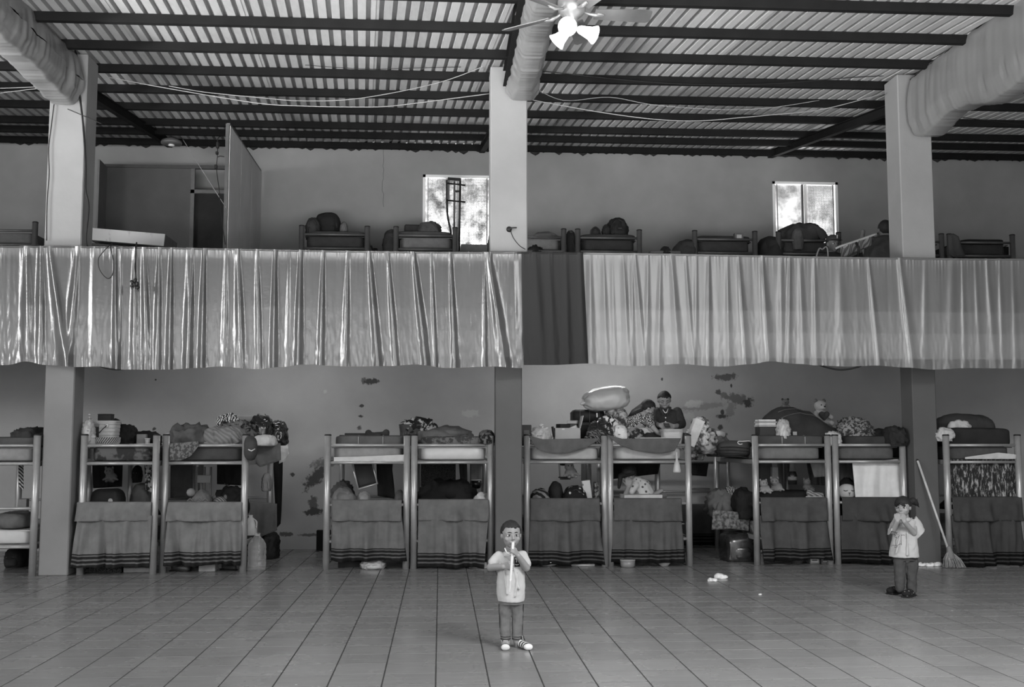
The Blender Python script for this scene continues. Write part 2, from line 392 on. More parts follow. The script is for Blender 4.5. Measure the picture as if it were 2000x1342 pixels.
# ------------------------------------------------------------------ upstairs partitions
def slabpx(b, x0, x1, z0, z1, y, t=.04): return b.box(((x0+x1)/2, y+t/2, (z0+z1)/2), (x1-x0, t, z1-z0))
YP = 17.7; xa = P(205, 400, YP).x; xb = P(372, 400, YP).x; xc = P(443, 400, YP).x; zt = P(300, 328, YP).z; zd = P(400, 378, YP).z
r = bpy.data.objects.new('wall_partition', None); COL.objects.link(r); r.location = (xa, YP, SLT); struct(r, 'dark plywood cubicle wall with a doorway upstairs')
slabpx(B(), xa, xb, SLT, zt, YP).build('dark_panel', G(.075, .8, .2, .2, 1.5), r)
xs = P(190, 400, 17.2).x
B().box(((xa+xs)/2, (YP+17.2)/2, (SLT+zt)/2), (.03, math.hypot(xa-xs, YP-17.2), zt-SLT), rotz(math.atan2(xa-xs, -(17.2-YP))*-1)).build('side_panel', G(.16, .8, .2, .2, 1.5), r)
slabpx(B(), xa-.02, xc, zt-.005, zt+.05, YP-.02, .06).build('head_rail', G(.05, .6), r)
slabpx(slabpx(B(), xb, xb+.06, SLT, zt, YP-.015, .06), xb, xc, zd, zd+.06, YP-.015, .06).build('door_frame', G(.1, .6), r)
slabpx(B(), xb+.06, xc, SLT, zd, YP+.07, .02).build('curtain', G(.02, .95), r)  # dark sheet put in for the shade inside the doorway
xp = -3.13; r = bpy.data.objects.new('wall_partition_side', None); COL.objects.link(r); r.location = (xp, 15.65, SLT); struct(r, 'pale plywood partition seen edge-on upstairs')
for k in range(3):
    y0 = 15.65+k*.92; B().box((xp+.02, y0+.455, (SLT+6.19)/2), (.03, .91, 6.19-SLT)).build('panel', G(.52, .8, .2, .12, 1.2), r)
B().box((xp, 15.63, (SLT+6.2)/2), (.05, .05, 6.2-SLT)).build('post', G(.09, .6), r); B().box((xp+.01, 17.0, 6.2), (.05, 2.76, .03)).build('top_rail', G(.12, .6), r)
# small fittings: lamp shade and strip on the wall top
c = P(335, 279, 17.6); t = thing('ceiling_lamp', 'round dark lampshade hanging under the roof by the dark cubicle', 'lamp', c)
B().lathe([(.02, .1), (.05, .09), (.16, .03), (.17, 0), (.165, -.02), (.06, -.03)], c, 24).build('lamp_shade', G(.1, .4, .5), t, True)
B().lathe([(.05, -.03), (.05, -.05), (.02, -.06)], c, 12).build('bulb', G(.6, .2), t, True); B().path([c+V((0, 0, .09)), c+V((0, 0, RZ(17.6)-c.z-.1))], .008).build('cord', mdark, t)
# ------------------------------------------------------------------ balcony rail and satin curtains
r = thing('balcony_railing', 'plain steel railing along the balcony edge behind the satin curtains', 'railing', V((1, 13.12, SLT)))
B().tube((-9, 13.12, 3.86), (11, 13.12, 3.86), .025).build('top_rail', G(.2, .5), r)
for i in range(14): B().tube((-8.6+i*1.5, 13.12, SLT-.01), (-8.6+i*1.5, 13.12, 3.86), .016, 8).build('post', G(.2, .5), r)
def satin(name, v, tl, rough=.34, tr=.16, mt=.15, sp=.6, sheer=0.0):
    k = N(name); c = k.coord(); f = k.noise(c, 2.5, 3); col = k.ramp(f, [(.3, v*.93), (.7, v*1.05)])
    k.bump(k.noise(c, 26, 4, .6), .10, .012)
    k.fin(col, rough, sp, mt)
    tn = k.n('ShaderNodeBsdfTranslucent'); tn.inputs[0].default_value = (tl, tl, tl, 1)
    mx = k.n('ShaderNodeMixShader'); mx.inputs[0].default_value = tr; k.set(mx.inputs[1], k.b.outputs[0]); k.set(mx.inputs[2], tn.outputs[0])
    tp = k.n('ShaderNodeBsdfTransparent'); m2 = k.n('ShaderNodeMixShader'); m2.inputs[0].default_value = sheer; k.set(m2.inputs[1], mx.outputs[0]); k.set(m2.inputs[2], tp.outputs[0])
    k.set(k.out.inputs[0], m2.outputs[0]); return k.m
msat = satin('silver_satin', .085, .45, .22, .12, .25, .9, .15); msat2 = satin('white_satin', .20, .6, .30, .26, .2, .8, .22); mdk = satin('dark_satin', .014, .04, .6, .06, 0, .25)
YC = 12.98
def interp(pts, x):
    if x <= pts[0][0]: return pts[0][1]
    for (a, b), (c, d) in zip(pts, pts[1:]):
        if x <= c: t = (x-a)/(c-a); t = t*t*(3-2*t); return b+(d-b)*t
    return pts[-1][1]
TOP = [(-200, 478), (14, 480), (960, 492), (1986, 505), (2200, 508)]
def curtain(name, lab, x0, x1, folds, bottom, mat, hang, amp=1.0, seed=1, slant=(0, 0)):
    nx, nz = int((x1-x0)*.62), 34; b = B()
    def fn(u, v):
        px = x0+(x1-x0)*u; pxx = px + (slant[0]*(1-u)+slant[1]*u)*v
        yt, yb = interp(TOP, px), interp(bottom, pxx); py = yt+(yb-yt)*v
        d = 0
        for (a, bb, ww, s) in folds:
            cx = a+(bb-a)*v; q = (pxx-cx)/(ww*(.5+.6*v))
            if abs(q) < 3: d += s*.045*math.exp(-q*q)*min(1, .35+1.3*v)
        g = noise.noise(V((px*.11, seed, v*.6)))*.5+noise.noise(V((px*.045, seed+5, v*.8)))
        d += .005*g*(.3+v) + .016*abs(noise.noise(V((px*.16, seed+9, 0))))*math.exp(-v*11) + .006*noise.noise(V((px*.2, v*14, seed)))*v*v
        if v < .07: d += .012*(1-v/.07)
        return P(pxx, py, YC - d*amp)
    b.grid(fn, nx, nz)
    c = P((x0+x1)/2, 490, YC); t = thing(name, lab, 'curtain', c)
    b.build('cloth', mat, t, True)
    h = B(); hp = [P(x0+(x1-x0)*i/60, interp(TOP, x0+(x1-x0)*i/60)+2, YC-.008) for i in range(61)]
    h.path(hp, .014, 6); h.build('rod_pocket', mat, t, True)
    return t
LF = [(52, 55, 12, .9), (80, 78, 10, 1), (96, 128, 10, 1), (153, 132, 11, 1), (183, 178, 8, .25), (225, 226, 5, 1), (238, 231, 5, .5), (264, 262, 8, .7), (281, 287, 9, .9), (312, 306, 7, .8), (335, 330, 6, 1.1), (368, 364, 7, .5),
      (376, 368, 7, .7), (399, 393, 6, 1.1), (442, 438, 7, .5), (464, 471, 9, .9), (502, 506, 7, .7), (537, 534, 6, 1.1), (565, 561, 5, .35), (587, 582, 7, 1.1), (631, 626, 6, .8), (679, 674, 7, .6), (721, 738, 7, 1), (757, 773, 6, .7), (807, 832, 7, 1.1),
      (842, 850, 4, .5), (879, 889, 6, .8), (946, 946, 5, .5), (953, 986, 10, 1.1), (1003, 1008, 8, .3)]
BL = [(-200, 712), (14, 713), (50, 706), (90, 713), (150, 717), (190, 716), (240, 722), (330, 722), (380, 719), (430, 716), (500, 721), (550, 717), (592, 712), (690, 716), (760, 715), (812, 712), (875, 719), (960, 716), (1022, 719)]
BR = [(1018, 713), (1080, 713), (1150, 710), (1235, 715), (1280, 714), (1322, 711), (1410, 716), (1460, 712), (1505, 706), (1560, 711), (1600, 714), (1660, 716), (1710, 714), (1770, 718), (1822, 722), (1890, 719), (1986, 720), (2200, 720)]
RF = [(1152, 1154, 8, .4), (1178, 1184, 6, .35), (1195, 1200, 5, .2), (1217, 1227, 7, .5), (1234, 1236, 5, .3), (1240, 1258, 6, .5), (1265, 1264, 6, .35), (1290, 1286, 6, .4), (1311, 1326, 8, .65), (1338, 1354, 5, .35), (1360, 1358, 5, .25), (1384, 1384, 5, .8), (1420, 1424, 5, .35), (1442, 1457, 6, .8), (1488, 1502, 7, .95), (1525, 1527, 7, .35),
      (1543, 1540, 4, .7), (1562, 1570, 7, .4), (1590, 1595, 6, .4), (1640, 1646, 10, .25), (1696, 1718, 5, .8), (1757, 1784, 8, 1.2), (1808, 1805, 8, .35), (1860, 1858, 12, .45), (1880, 1884, 5, .3), (1905, 1915, 6, .35), (1927, 1945, 7, .4), (1952, 1960, 6, .35), (1978, 1985, 6, .3)]
DF = [(1045, 1058, 12, .6), (1072, 1082, 8, .4), (1105, 1110, 7, .4), (1132, 1140, 8, .6)]
curtain('curtain', 'shiny silver satin curtain with bright folds on the balcony front, by the wooden crate', -160, 1022, LF, BL, msat, 0, 1.0, 3, (0, 0))
YC = 12.94
curtain('curtain', 'narrow dark curtain panel hung between the two pale satin curtains', 1019, 1139, DF, BR, mdk, 0, 1, 8, (4, 10))
YC = 12.99
curtain('curtain', 'matt white sheer curtain on the balcony front below the cap-wearing man', 1134, 2160, RF, BR, msat2, 0, .8, 14, (12, 0))
# ------------------------------------------------------------------ satin drapes round the hall beams
def drape(lab, xc, hw, ytop, y0, y1, drop, seed, fa=.5):
    """cloth laid over a beam that runs in Y at xc; hangs down both sides and meets underneath"""
    b = B(); nu, nv = 300, 30; zt = 6.28
    def fn(u, v):
        y = y0+(y1-y0)*u; a = v*2*math.pi; g = noise.noise(V((y*4.2, seed, v*1.5))); g2 = noise.noise(V((y*11, seed+3, v*1.2)))
        dz = drop(y)+.05*noise.noise(V((y*1.3, seed, 1)))
        s = math.copysign(abs(math.cos(a))**.28, math.cos(a)); q = -math.sin(a)
        z = zt-dz/2 - q*dz/2 + .02*g
        gf = (.6-1.8*abs(noise.noise(V((y*3.2, seed+7, q*.25)))))+.45*noise.noise(V((y*11, seed+8, q*.5)));fold = (.012*g+.05*gf*(fa+1.1*math.exp(-(13.1-y)/.45)))*min(1, (zt-z)/.3+.05)
        return V((xc+s*(hw+fold)*(1 if z > zt-dz*.8 else .9), y, z - .015*abs(g2)))
    b.grid(fn, nu, nv); t = thing('satin_drape', lab, 'drape', V((xc, (y0+y1)/2, zt)))
    b.build('cloth', msat3, t, True)
    return t
msat3 = satin('grey_satin', .27, .5, .32, .12, .3)
drape('silver cloth wrapped round the hall beam at the left pillar head', -4.60, .20, 0, 7.5, 13.10, lambda y: .62-.03*(13-y), 3)
drape('silver cloth wrapped round the hall beam above the middle pillar, beside the ceiling fan', 1.0, .17, 0, 7.5, 13.10, lambda y: .45, 7, .3)
drape('sagging silver cloth wrapped round the hall beam at the right pillar head', 6.18, .20, 0, 7.5, 13.10, lambda y: .72+.12*math.exp(-(y-12.9)**2/.15)+.22*math.exp(-(y-11)**2/1.0), 11, .16)
# ------------------------------------------------------------------ ceiling fan
hub = P(1117, 26, 9.0)
fan = thing('ceiling_fan', 'five bladed ceiling fan with lit bell lamp shades', 'fan', hub)
mch = G(.22, .35, .6, .1, 5, 0, .5); mbl = G(.08, .45, .4, .3, 4)
B().lathe([(.04, .20), (.10, .17), (.125, .1), (.12, .02), (.09, -.02), (.05, -.05), (.045, -.11), (.06, -.13), (.03, -.16)], hub, 28).build('motor_housing', mch, fan, True)
B().tube(hub+V((0, 0, .19)), V((hub.x, hub.y, RZ(9)-.07)), .012).lathe([(.07, RZ(9)-hub.z-.06), (.05, RZ(9)-hub.z-.12), (.015, RZ(9)-hub.z-.15)], hub, 16).build('down_rod', mch, fan, True)
for k in range(5):
    a = math.radians(2+72*k+(-4 if k == 2 else 0)); R = rotz(a) @ rotx(math.radians(-17)); b = B()
    def fn(u, v):
        x = .2+.5*u; wd = .066+.02*u; wd *= math.sqrt(max(.0, 1-max(0, (u-.9)/.1)**2*.5)); return hub + R @ V((x, wd*(2*v-1), 0))
    o = b.grid(fn, 14, 6).build('blade', mbl, fan, False, .008)
    ir = B().path([hub+R@V((.1, 0, .02)), hub+R@V((.15, 0, .0)), hub+R@V((.2, 0, -.008)), hub+R@V((.27, 0, -.01))], [.014, .012, .02, .012], 8)
    ir.ell(hub+R@V((.24, 0, -.008)), (.05, .022, .008), R, k=2).build('blade_iron', mch, fan, True)
k = N('lit_frosted_glass'); k.fin((.9, .9, .9, 1), .4, .3); k.b.inputs['Emission Color'].default_value = (1, 1, 1, 1); k.b.inputs['Emission Strength'].default_value = 1.1; mlamp = k.m
for (px, py, yy) in ((1111, 52, 8.84), (1147, 63, 8.95), (1098, 71, 9.06)):
    e = P(px, py, yy); s0 = hub+V((0, 0, -.12)); d = (e-s0).normalized(); q = d.to_track_quat('Z', 'Y').to_matrix()
    base = e-d*.07
    B().lathe([(.025, -.02), (.036, 0), (.044, .04), (.058, .10), (.082, .145), (.079, .147), (.05, .09)], base, 20, q).build('lamp_shade', mlamp, fan, True)
    B().path([s0, s0+(base-s0)*.5+V((0, 0, .015)), base], .009, 8).lathe([(.02, -.05), (.024, -.02)], base, 12, q).build('lamp_arm', mch, fan, True)
    l = bpy.data.lights.new('fan_bulb', 'POINT'); l.energy = 2; l.shadow_soft_size = .05; lo = bpy.data.objects.new('fan_bulb', l); COL.objects.link(lo); lo.location = e+d*.1
# tube lamps under the slab
for x, lb in ((2.3, 'long tube lamp fixed under the balcony slab over the busy bunks'), (-2.2, 'long tube lamp fixed under the balcony slab by the bucket bunk')):
    t = thing('tube_lamp', lb, 'lamp', V((x, 14.9, SLB)))
    B().box((x, 14.9, SLB-.02), (1.25, .09, .04), I3, .008).build('housing', G(.6, .5), t)
    k = N('tube_glow'); k.fin((.9, .9, .9, 1), .3); k.b.inputs['Emission Color'].default_value = (1, 1, 1, 1); k.b.inputs['Emission Strength'].default_value = 10
    B().tube((x-.58, 14.9, SLB-.05), (x+.58, 14.9, SLB-.05), .013).build('tube', k.m, t, True)
# ------------------------------------------------------------------ cables
def smooth(pts, n=6):
    o = []
    for i in range(len(pts)-1):
        p0, p1, p2, p3 = pts[max(i-1, 0)], pts[i], pts[i+1], pts[min(i+2, len(pts)-1)]
        for k in range(n):
            t = k/n; o.append(.5*((2*p1)+(p2-p0)*t+(2*p0-5*p1+4*p2-p3)*t*t+(3*p1-p0-3*p2+p3)*t**3))
    return o+[pts[-1]]
mwire = G(.26, .6); mblk = G(.012, .5)
def cable(lab, pts, Y, r=.006, m=None, cat='cable'):
    ps = [P(p[0], p[1], (p[2] if len(p) > 2 else Y)) for p in pts]
    return tag(B().path(smooth(ps), r, 6).build('cable', m or mwire, None, True), lab, cat)
cable('pale sagging wire between the left and middle pillars, lower of two', [(207, 150), (330, 173), (500, 201), (590, 207), (690, 209), (753, 208), (817, 201), (956, 183)], 13.5)
cable('pale wire sagging then rising steeply to the middle pillar head', [(330, 168), (400, 180), (500, 190), (590, 197), (703, 192), (855, 162), (958, 124)], 13.4, .005)
cable('thin black wire under a purlin left of the middle pillar', [(596, 127), (660, 132), (728, 135), (809, 133), (900, 131)], 13.4, .004, mblk)
cable('thin black wire crossing the roof right of the ceiling fan', [(1060, 139), (1228, 157), (1355, 165), (1500, 164), (1642, 153), (1726, 148)], 13.4, .005, mblk)
cable('pale thick wire sagging between the middle and right pillars', [(1032, 194), (1165, 218), (1278, 233), (1367, 236), (1443, 230), (1500, 225), (1609, 213), (1728, 182)], 13.5, .006)
cable('thin pale wire hanging just above the thick pale one on the right bay', [(1038, 168), (1100, 196), (1190, 190), (1278, 205), (1405, 214), (1500, 211), (1600, 196)], 13.7, .004)
cable('pale wire stretched left of the left pillar, upper of the pair', [(-60, 174), (14, 172), (90, 169)], 13.5, .005)
cable('pale wire stretched left of the left pillar, lower of the pair', [(-60, 190), (14, 180), (90, 171)], 13.5, .005)
cable('three thin wires end drooping right of the right pillar', [(1850, 226), (1900, 232), (1986, 242), (2060, 247)], 13.5, .005, mblk)
cable('thick black cable running down the left pillar edge to the balcony', [(142, 84), (152, 121), (154, 172), (162, 240), (167, 320), (167, 370), (173, 403), (168, 462), (170, 484)], 13.17, .013, mblk)
cable('thin black cable down the outer edge of the left pillar', [(106, 200), (101, 240), (95, 291), (96, 340), (92, 395), (91, 470)], 13.17, .006, mblk)
cable('short black wire drooping across the left pillar below the cloth', [(132, 213), (165, 227), (199, 242)], 13.16, .005, mblk)
cable('thin straight wire slanting down to the pale partition', [(357, 272, 17), (400, 341, 16.2), (441, 405, 15.6)], 16, .005, G(.3, .6))
cable('black cable loop hanging over the silver curtain top', [(218, 476, 13.0), (212, 481, 12.86), (199, 495), (192, 507), (195, 528), (210, 544), (220, 535), (222, 512), (216, 483, 12.86), (219, 476, 13.0)], 12.84, .006, mblk)
cable('black cable sagging below the curtain over the bucket bunk', [(172, 690, 13.17), (178, 706), (205, 718), (235, 721), (262, 712), (266, 690, 13.17)], 13.05, .013, mblk)
cable('black cable sagging below the white curtain over the teddy bear', [(1586, 690, 13.17), (1592, 708), (1620, 719), (1650, 722), (1686, 712), (1692, 690, 13.17)], 13.05, .012, mblk)
cable('thin wire hanging from the pillar hook to the balcony edge', [(996, 447, 13.18), (1003, 465, 13.14), (1015, 480), (1026, 487)], 13.14, .005, mblk)
t = thing('extension_lead', 'bunch of black plugs hanging on a twisted lead over the silver curtain', 'cable', P(264, 482, 12.82))
B().path(smooth([P(267, 474, 13.02)]+[P(x, y, 12.82) for x, y in ((266, 481), (264, 500), (265, 520), (264, 545))]), .009, 6).path(smooth([P(x, y, 12.80) for x, y in ((264, 481), (266, 500), (263, 520), (266, 545))]), .008, 6).build('cord', mblk, t, True)
for i, (x, y) in enumerate(((258, 551), (263, 556), (268, 554), (264, 548), (258, 558), (269, 562))):
    q = P(x, y, 12.80-.01*(i % 3)); B().box(q, (.034, .04, .05), roty((i-2)*.3), .01).tube(q-V((.008, 0, .045)), q-V((.008, 0, .0)), .004, 6).tube(q-V((-.008, 0, .045)), q-V((-.008, 0, .0)), .004, 6).build('plug', mblk, t, True)
t = thing('adapter_cord', 'black cord with adapters hanging beside the pale partition', 'cable', P(425, 272, 15.5))
B().path(smooth([P(442, 266, 15.62)]+[P(x, y, 15.5) for x, y in ((426, 270), (425, 300), (423, 330), (428, 370), (432, 420), (440, 478))]), .006, 6).build('cord', mblk, t, True)
for (x, y, h) in ((425, 284, 12), (424, 299, 6), (422, 326, 8)):
    B().box(P(x, y, 15.5), (.04, .05, h*.0075), I3, .008).build('adapter', mblk, t)
B().path([P(424, 307, 15.5), P(430, 305, 15.5), P(438, 306, 15.5)], .008, 6).build('side_plug', mblk, t)
q = P(995, 446, 13.12); t = thing('wall_hook', 'round black hook fixed on the middle balcony pillar', 'hook', q)
B().lathe([(.034, 0), (.034, .03), (.02, .045)], q+V((0, .08, 0)), 16, rotx(math.pi/2)).build('base', mblk, t, True); B().path([q, q+V((.05, -.01, .005)), q+V((.09, 0, .01))], .007).build('peg', mblk, t)
# ------------------------------------------------------------------ bunk beds
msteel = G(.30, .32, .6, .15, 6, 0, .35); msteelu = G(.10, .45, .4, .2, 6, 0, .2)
def bunk(lab, grp, xl, xr, yf, z0, L=1.98, m=msteel, h=1.655, rails=(1.53, 1.315, .79, .34)):
    t = thing('bunk_bed', lab, 'bunk bed', V(((xl+xr)/2, yf+L/2, z0)), grp); yr = yf+L
    for x in (xl, xr):
        for y in (yf, yr):
            p = B().tube((x, y, z0), (x, y, z0+h), .042, 16).build('post', m, t, True)
            B().lathe([(.0445, -.004), (.0445, .006), (.036, .014)], (x, y, z0+h), 16).build('post_cap', mblk, p, False)
    for y in (yf, yr):
        for z in rails: B().tube((xl+.03, y, z0+z), (xr-.03, y, z0+z), .019, 10).build('end_rail', m, t, True)
    for x in (xl, xr):
        for z in (1.315, .34): B().box((x, (yf+yr)/2, z0+z), (.035, L-.07, .06), I3, .006).build('side_rail', m, t)
        B().tube((x, yf+.95, z0+1.53), (x, yr-.03, z0+1.53), .016, 8).build('guard_rail', m, t, True)
    for z in (1.315, .34):
        b = B()
        for i in range(8): b.box(((xl+xr)/2, yf+.15+i*(L-.3)/7, z0+z+.012), (xr-xl-.05, .07, .012))
        tag(b.build('bed_slats', m, t), kind='stuff')
    return t
def mattress(lab, xl, xr, yf, z, m, L=1.98, th=.185, grp=None, dz=0):
    b = B().ell(((xl+xr)/2, yf+L/2+.02, z+th/2), ((xr-xl)/2-.045, L/2-.03, th/2), I3, .006, 2.2, xl, 4, .22, False)
    c = b.v[0].copy(); t = thing('mattress', lab, 'mattress', V(((xl+xr)/2, yf+L/2, z)))
    b.build('ticking', m, t, True)
    p = B(); e = [V(((xl+xr)/2+sx*((xr-xl)/2-.05), yf+L/2+.02+sy*(L/2-.035), z+th-.02)) for sx, sy in ((-1, -1), (1, -1), (1, 1), (-1, 1))]
    p.path(e, .006, 5, True).build('piping', m, t); return t
def blmat(v, i):
    k = N('striped_wool_blanket_%d' % i); g = k.sep(k.coord('Generated'))[2]; c = k.coord()
    st = k.ramp(g, [(0, .12), (.085, .75), (.115, .12), (.16, .75), (.19, .12), (.235, .75), (.26, .15), (.285, 1)], 'CONSTANT')
    f = k.ramp(k.noise(c, 8, 4), [(.25, v*.82), (.75, v*1.15)]); mx = k.n('ShaderNodeMix', data_type='RGBA', blend_type='MULTIPLY'); mx.inputs[0].default_value = 1
    k.set(mx.inputs[6], f); k.set(mx.inputs[7], st); k.bump(k.noise(c, 240, 1), .4, .004); return k.fin(mx.outputs[2], .95, .06)
def blanket(lab, tx, ty, bx, by, yf, v, seed, my=1013):
    m = FAB(v); c = P((tx[0]+tx[1])/2, ty, yf); t = thing('blanket', lab, 'blanket', c, None); Y = yf-.035
    def rip(px, v): return max(-.004, .03*v+.12*v*noise.noise(V((px*.035, seed, v*.5)))+.055*v*noise.noise(V((px*.09, seed+3, v))))
    def fold(u, v):
        px = tx[0]+(tx[1]-tx[0])*u; q = P(px, ty, yf); zf = P(px, my+4, yf).z
        if v < .35: k = v/.35; return V((q.x, yf+.42-.40*k, q.z-.17*(1-k)**1.5+.004*noise.noise(V((px*.1, seed, 2)))))
        if v < .5: k = (v-.35)/.15; return V((q.x, yf+.02-.052*k, q.z+.012*math.sin(k*3.14)))
        k = (v-.5)/.5; return V((q.x, Y-.012-rip(px, k)-.006*k, q.z+(zf-q.z)*k))
    def skirt(u, v):
        px = tx[0]+(tx[1]-tx[0])*u+((bx[0]-tx[0])*(1-u)+(bx[1]-tx[1])*u)*v
        wob = 6*noise.noise(V((u*2.2, seed, 5)))*v; q = P(px, my-6+(by-my+6+wob)*v, Y)
        return V((q.x, Y-1.6*rip(px, .25+v)-.012*v, q.z))
    B().grid(fold, 36, 22).build('fold_over', m, t, True, .006); B().grid(skirt, 44, 22).build('skirt', blmat(v, seed), t, True, .006)
    return t
GL, GU = 'bunk beds in the lower row', 'bunk beds on the balcony'
LB = [(-5.72, -4.78, 13.18, 'bunk bed cut by the frame left of the scratched pillar, lower rails bare'),
      (-4.27, -3.42, 13.30, 'bunk bed holding the white bucket and round basket on top'),
      (-3.335, -2.38, 13.42, 'bunk bed with the zebra print pillow and big water bottle beside it'),
      (-1.405, -.42, 13.64, 'bunk bed with a flat blanket roll and pair of shoes on top'),
      (-.325, .635, 13.64, 'bunk bed with the loaded dark basket next to the middle pillar'),
      (1.10, 2.09, 13.70, 'bunk bed with cardboard box and balloon-like sack on top'),
      (2.165, 3.18, 13.72, 'bunk bed with the man in dark shirt sitting on top'),
      (4.07, 5.03, 13.76, 'bunk bed with stacked books and white teddy bear on top'),
      (5.13, 6.03, 13.76, 'bunk bed behind the girl, white sheet hung in its lower bunk'),
      (6.47, 7.42, 13.45, 'bunk bed behind the broom, printed curtain across its lower bunk')]
mlin = pattern('floral_dark_ticking', 'floral', .025, .085, 9); mwht = FAB(.42, .1); mplastic = G(.42, .35, .5, .12, 5)
UPM = [FAB(.2), mlin, FAB(.05), FAB(.2), mplastic, FAB(.36, .12), FAB(.36, .12), FAB(.13), FAB(.085), FAB(.06)]
UPL = ['grey folded', 'dark floral', 'charcoal', 'mid grey', 'plastic covered pale', 'pale', 'pale ivory', 'plain grey', 'dark grey', 'black']
LBD = ['cut-off bunk at the frame edge', 'bucket bunk', 'zebra pillow bunk', 'shoe-topped bunk', 'dark basket bunk', 'cardboard box bunk', "seated man's bunk", 'teddy bear bunk', 'white sheet bunk', 'printed curtain bunk']
for i, (xl, xr, yf, lab) in enumerate(LB):
    bunk(lab, None, xl, xr, yf, 0)
    mattress('%s upper mattress of the %s' % (UPL[i], LBD[i]), xl, xr, yf, 1.335, UPM[i])
    mattress('thin lower mattress of the %s' % LBD[i], xl, xr, yf, .36, mwht if i == 0 else (pattern('quilt_print', 'floral', .05, .2, 18) if i == 7 else FAB(.2)))
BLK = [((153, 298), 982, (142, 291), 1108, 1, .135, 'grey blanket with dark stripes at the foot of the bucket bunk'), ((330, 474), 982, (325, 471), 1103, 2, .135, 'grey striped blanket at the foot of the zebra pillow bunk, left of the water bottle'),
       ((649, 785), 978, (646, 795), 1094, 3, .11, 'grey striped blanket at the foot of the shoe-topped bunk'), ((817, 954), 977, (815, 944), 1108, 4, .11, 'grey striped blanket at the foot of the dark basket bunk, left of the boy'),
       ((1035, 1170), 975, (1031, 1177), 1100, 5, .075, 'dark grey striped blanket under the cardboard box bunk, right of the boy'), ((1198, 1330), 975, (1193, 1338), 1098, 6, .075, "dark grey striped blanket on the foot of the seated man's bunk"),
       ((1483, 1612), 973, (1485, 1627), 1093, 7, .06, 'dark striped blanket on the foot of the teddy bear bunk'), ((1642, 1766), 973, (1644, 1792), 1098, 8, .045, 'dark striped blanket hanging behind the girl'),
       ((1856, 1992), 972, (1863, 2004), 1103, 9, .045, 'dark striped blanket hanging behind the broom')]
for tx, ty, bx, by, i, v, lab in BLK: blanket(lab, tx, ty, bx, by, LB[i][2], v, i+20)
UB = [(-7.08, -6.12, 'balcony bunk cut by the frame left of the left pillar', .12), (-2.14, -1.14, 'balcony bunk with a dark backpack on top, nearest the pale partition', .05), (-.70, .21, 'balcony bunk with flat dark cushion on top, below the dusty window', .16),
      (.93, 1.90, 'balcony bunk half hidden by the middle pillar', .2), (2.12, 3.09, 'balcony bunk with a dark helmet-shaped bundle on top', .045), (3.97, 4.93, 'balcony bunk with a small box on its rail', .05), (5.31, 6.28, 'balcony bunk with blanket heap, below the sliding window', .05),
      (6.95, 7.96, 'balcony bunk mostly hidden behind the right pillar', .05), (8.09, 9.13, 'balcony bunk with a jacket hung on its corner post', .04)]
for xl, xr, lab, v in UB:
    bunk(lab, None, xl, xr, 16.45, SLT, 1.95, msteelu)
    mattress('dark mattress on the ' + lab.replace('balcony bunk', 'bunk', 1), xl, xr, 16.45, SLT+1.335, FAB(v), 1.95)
# bare rack and dark blanket against the wall in the gap
t = thing('rack_frame', 'bare steel rack against the wall between the man and teddy bear bunks', 'rack', V((3.4, 15.95, 0)))
for x in (2.35, 4.3): B().tube((x, 15.95, 0), (x, 15.95, 1.6), .03, 12).build('post', msteel, t, True)
for y, r_ in ((848, .016), (904, .02), (960, .016), (985, .016)):
    z = P(1370, y, 15.95).z; B().tube((2.35, 15.95, z), (4.3, 15.95, z), r_, 8).build('rail', msteel, t, True)
# ------------------------------------------------------------------ generic cloth in a vertical plane
def ilin(pts, x):
    if x <= pts[0][0]: return pts[0][1]
    for (a, b), (c, d) in zip(pts, pts[1:]):
        if x <= c: return b+(d-b)*(x-a)/(c-a)
    return pts[-1][1]
def cloth(name, lab, cat, top, bot, Y, m, seed=0, rip=.02, freq=.07, th=.006, lean=0, part='cloth', parent=None, bulge=0):
    x0, x1 = top[0][0], top[-1][0]; w0, w1 = bot[0][0], bot[-1][0]
    nx = max(8, int((x1-x0)/3)); b = B(); nz = max(8, int(abs(bot[0][1]-top[0][1])/4)); nz = min(nz, 30)
    def fn(u, v):
        xt = x0+(x1-x0)*u; xb = w0+(w1-w0)*u; px = xt+(xb-xt)*v; py = ilin(top, xt)+(ilin(bot, xb)-ilin(top, xt))*v
        d = rip*(.25+v)*(noise.noise(V((px*freq, seed, v*.8)))+.5*noise.noise(V((px*freq*2.4, seed+4, v*1.5))))
        return P(px, py, Y-d-lean*v-bulge*math.sin(math.pi*u)*math.sin(math.pi*min(1, v*.9+.1)))
    b.grid(fn, nx, nz)
    if parent: return b.build(part, m, parent, True, th)
    t = thing(name, lab, cat, P((x0+x1)/2, top[0][1], Y)); b.build(part, m, t, True, th)
    h = B(); h.path([P(w0+(w1-w0)*i/12, ilin(bot, w0+(w1-w0)*i/12), Y-lean-rip*1.25*(noise.noise(V(((w0+(w1-w0)*i/12)*freq, seed, .8)))+.5*noise.noise(V(((w0+(w1-w0)*i/12)*freq*2.4, seed+4, 1.5))))) for i in range(13)], .0055, 5).build('hem', m, t, True)
    return t
mg = FAB(.085)
cloth('blanket', 'dark grey blanket edge sagging over the front rail under the cardboard box', 'blanket', [(1033, 851), (1060, 858), (1171, 856)], [(1034, 853), (1048, 877), (1075, 886), (1110, 885), (1145, 874), (1170, 858)], 13.61, mg, 3, .015)
cloth('blanket', "dark grey blanket edge sagging over the front rail below the woman's legs", 'blanket', [(1185, 849), (1215, 857), (1330, 856)], [(1187, 851), (1208, 868), (1240, 880), (1290, 886), (1318, 880), (1329, 858)], 13.63, mg, 9, .015)
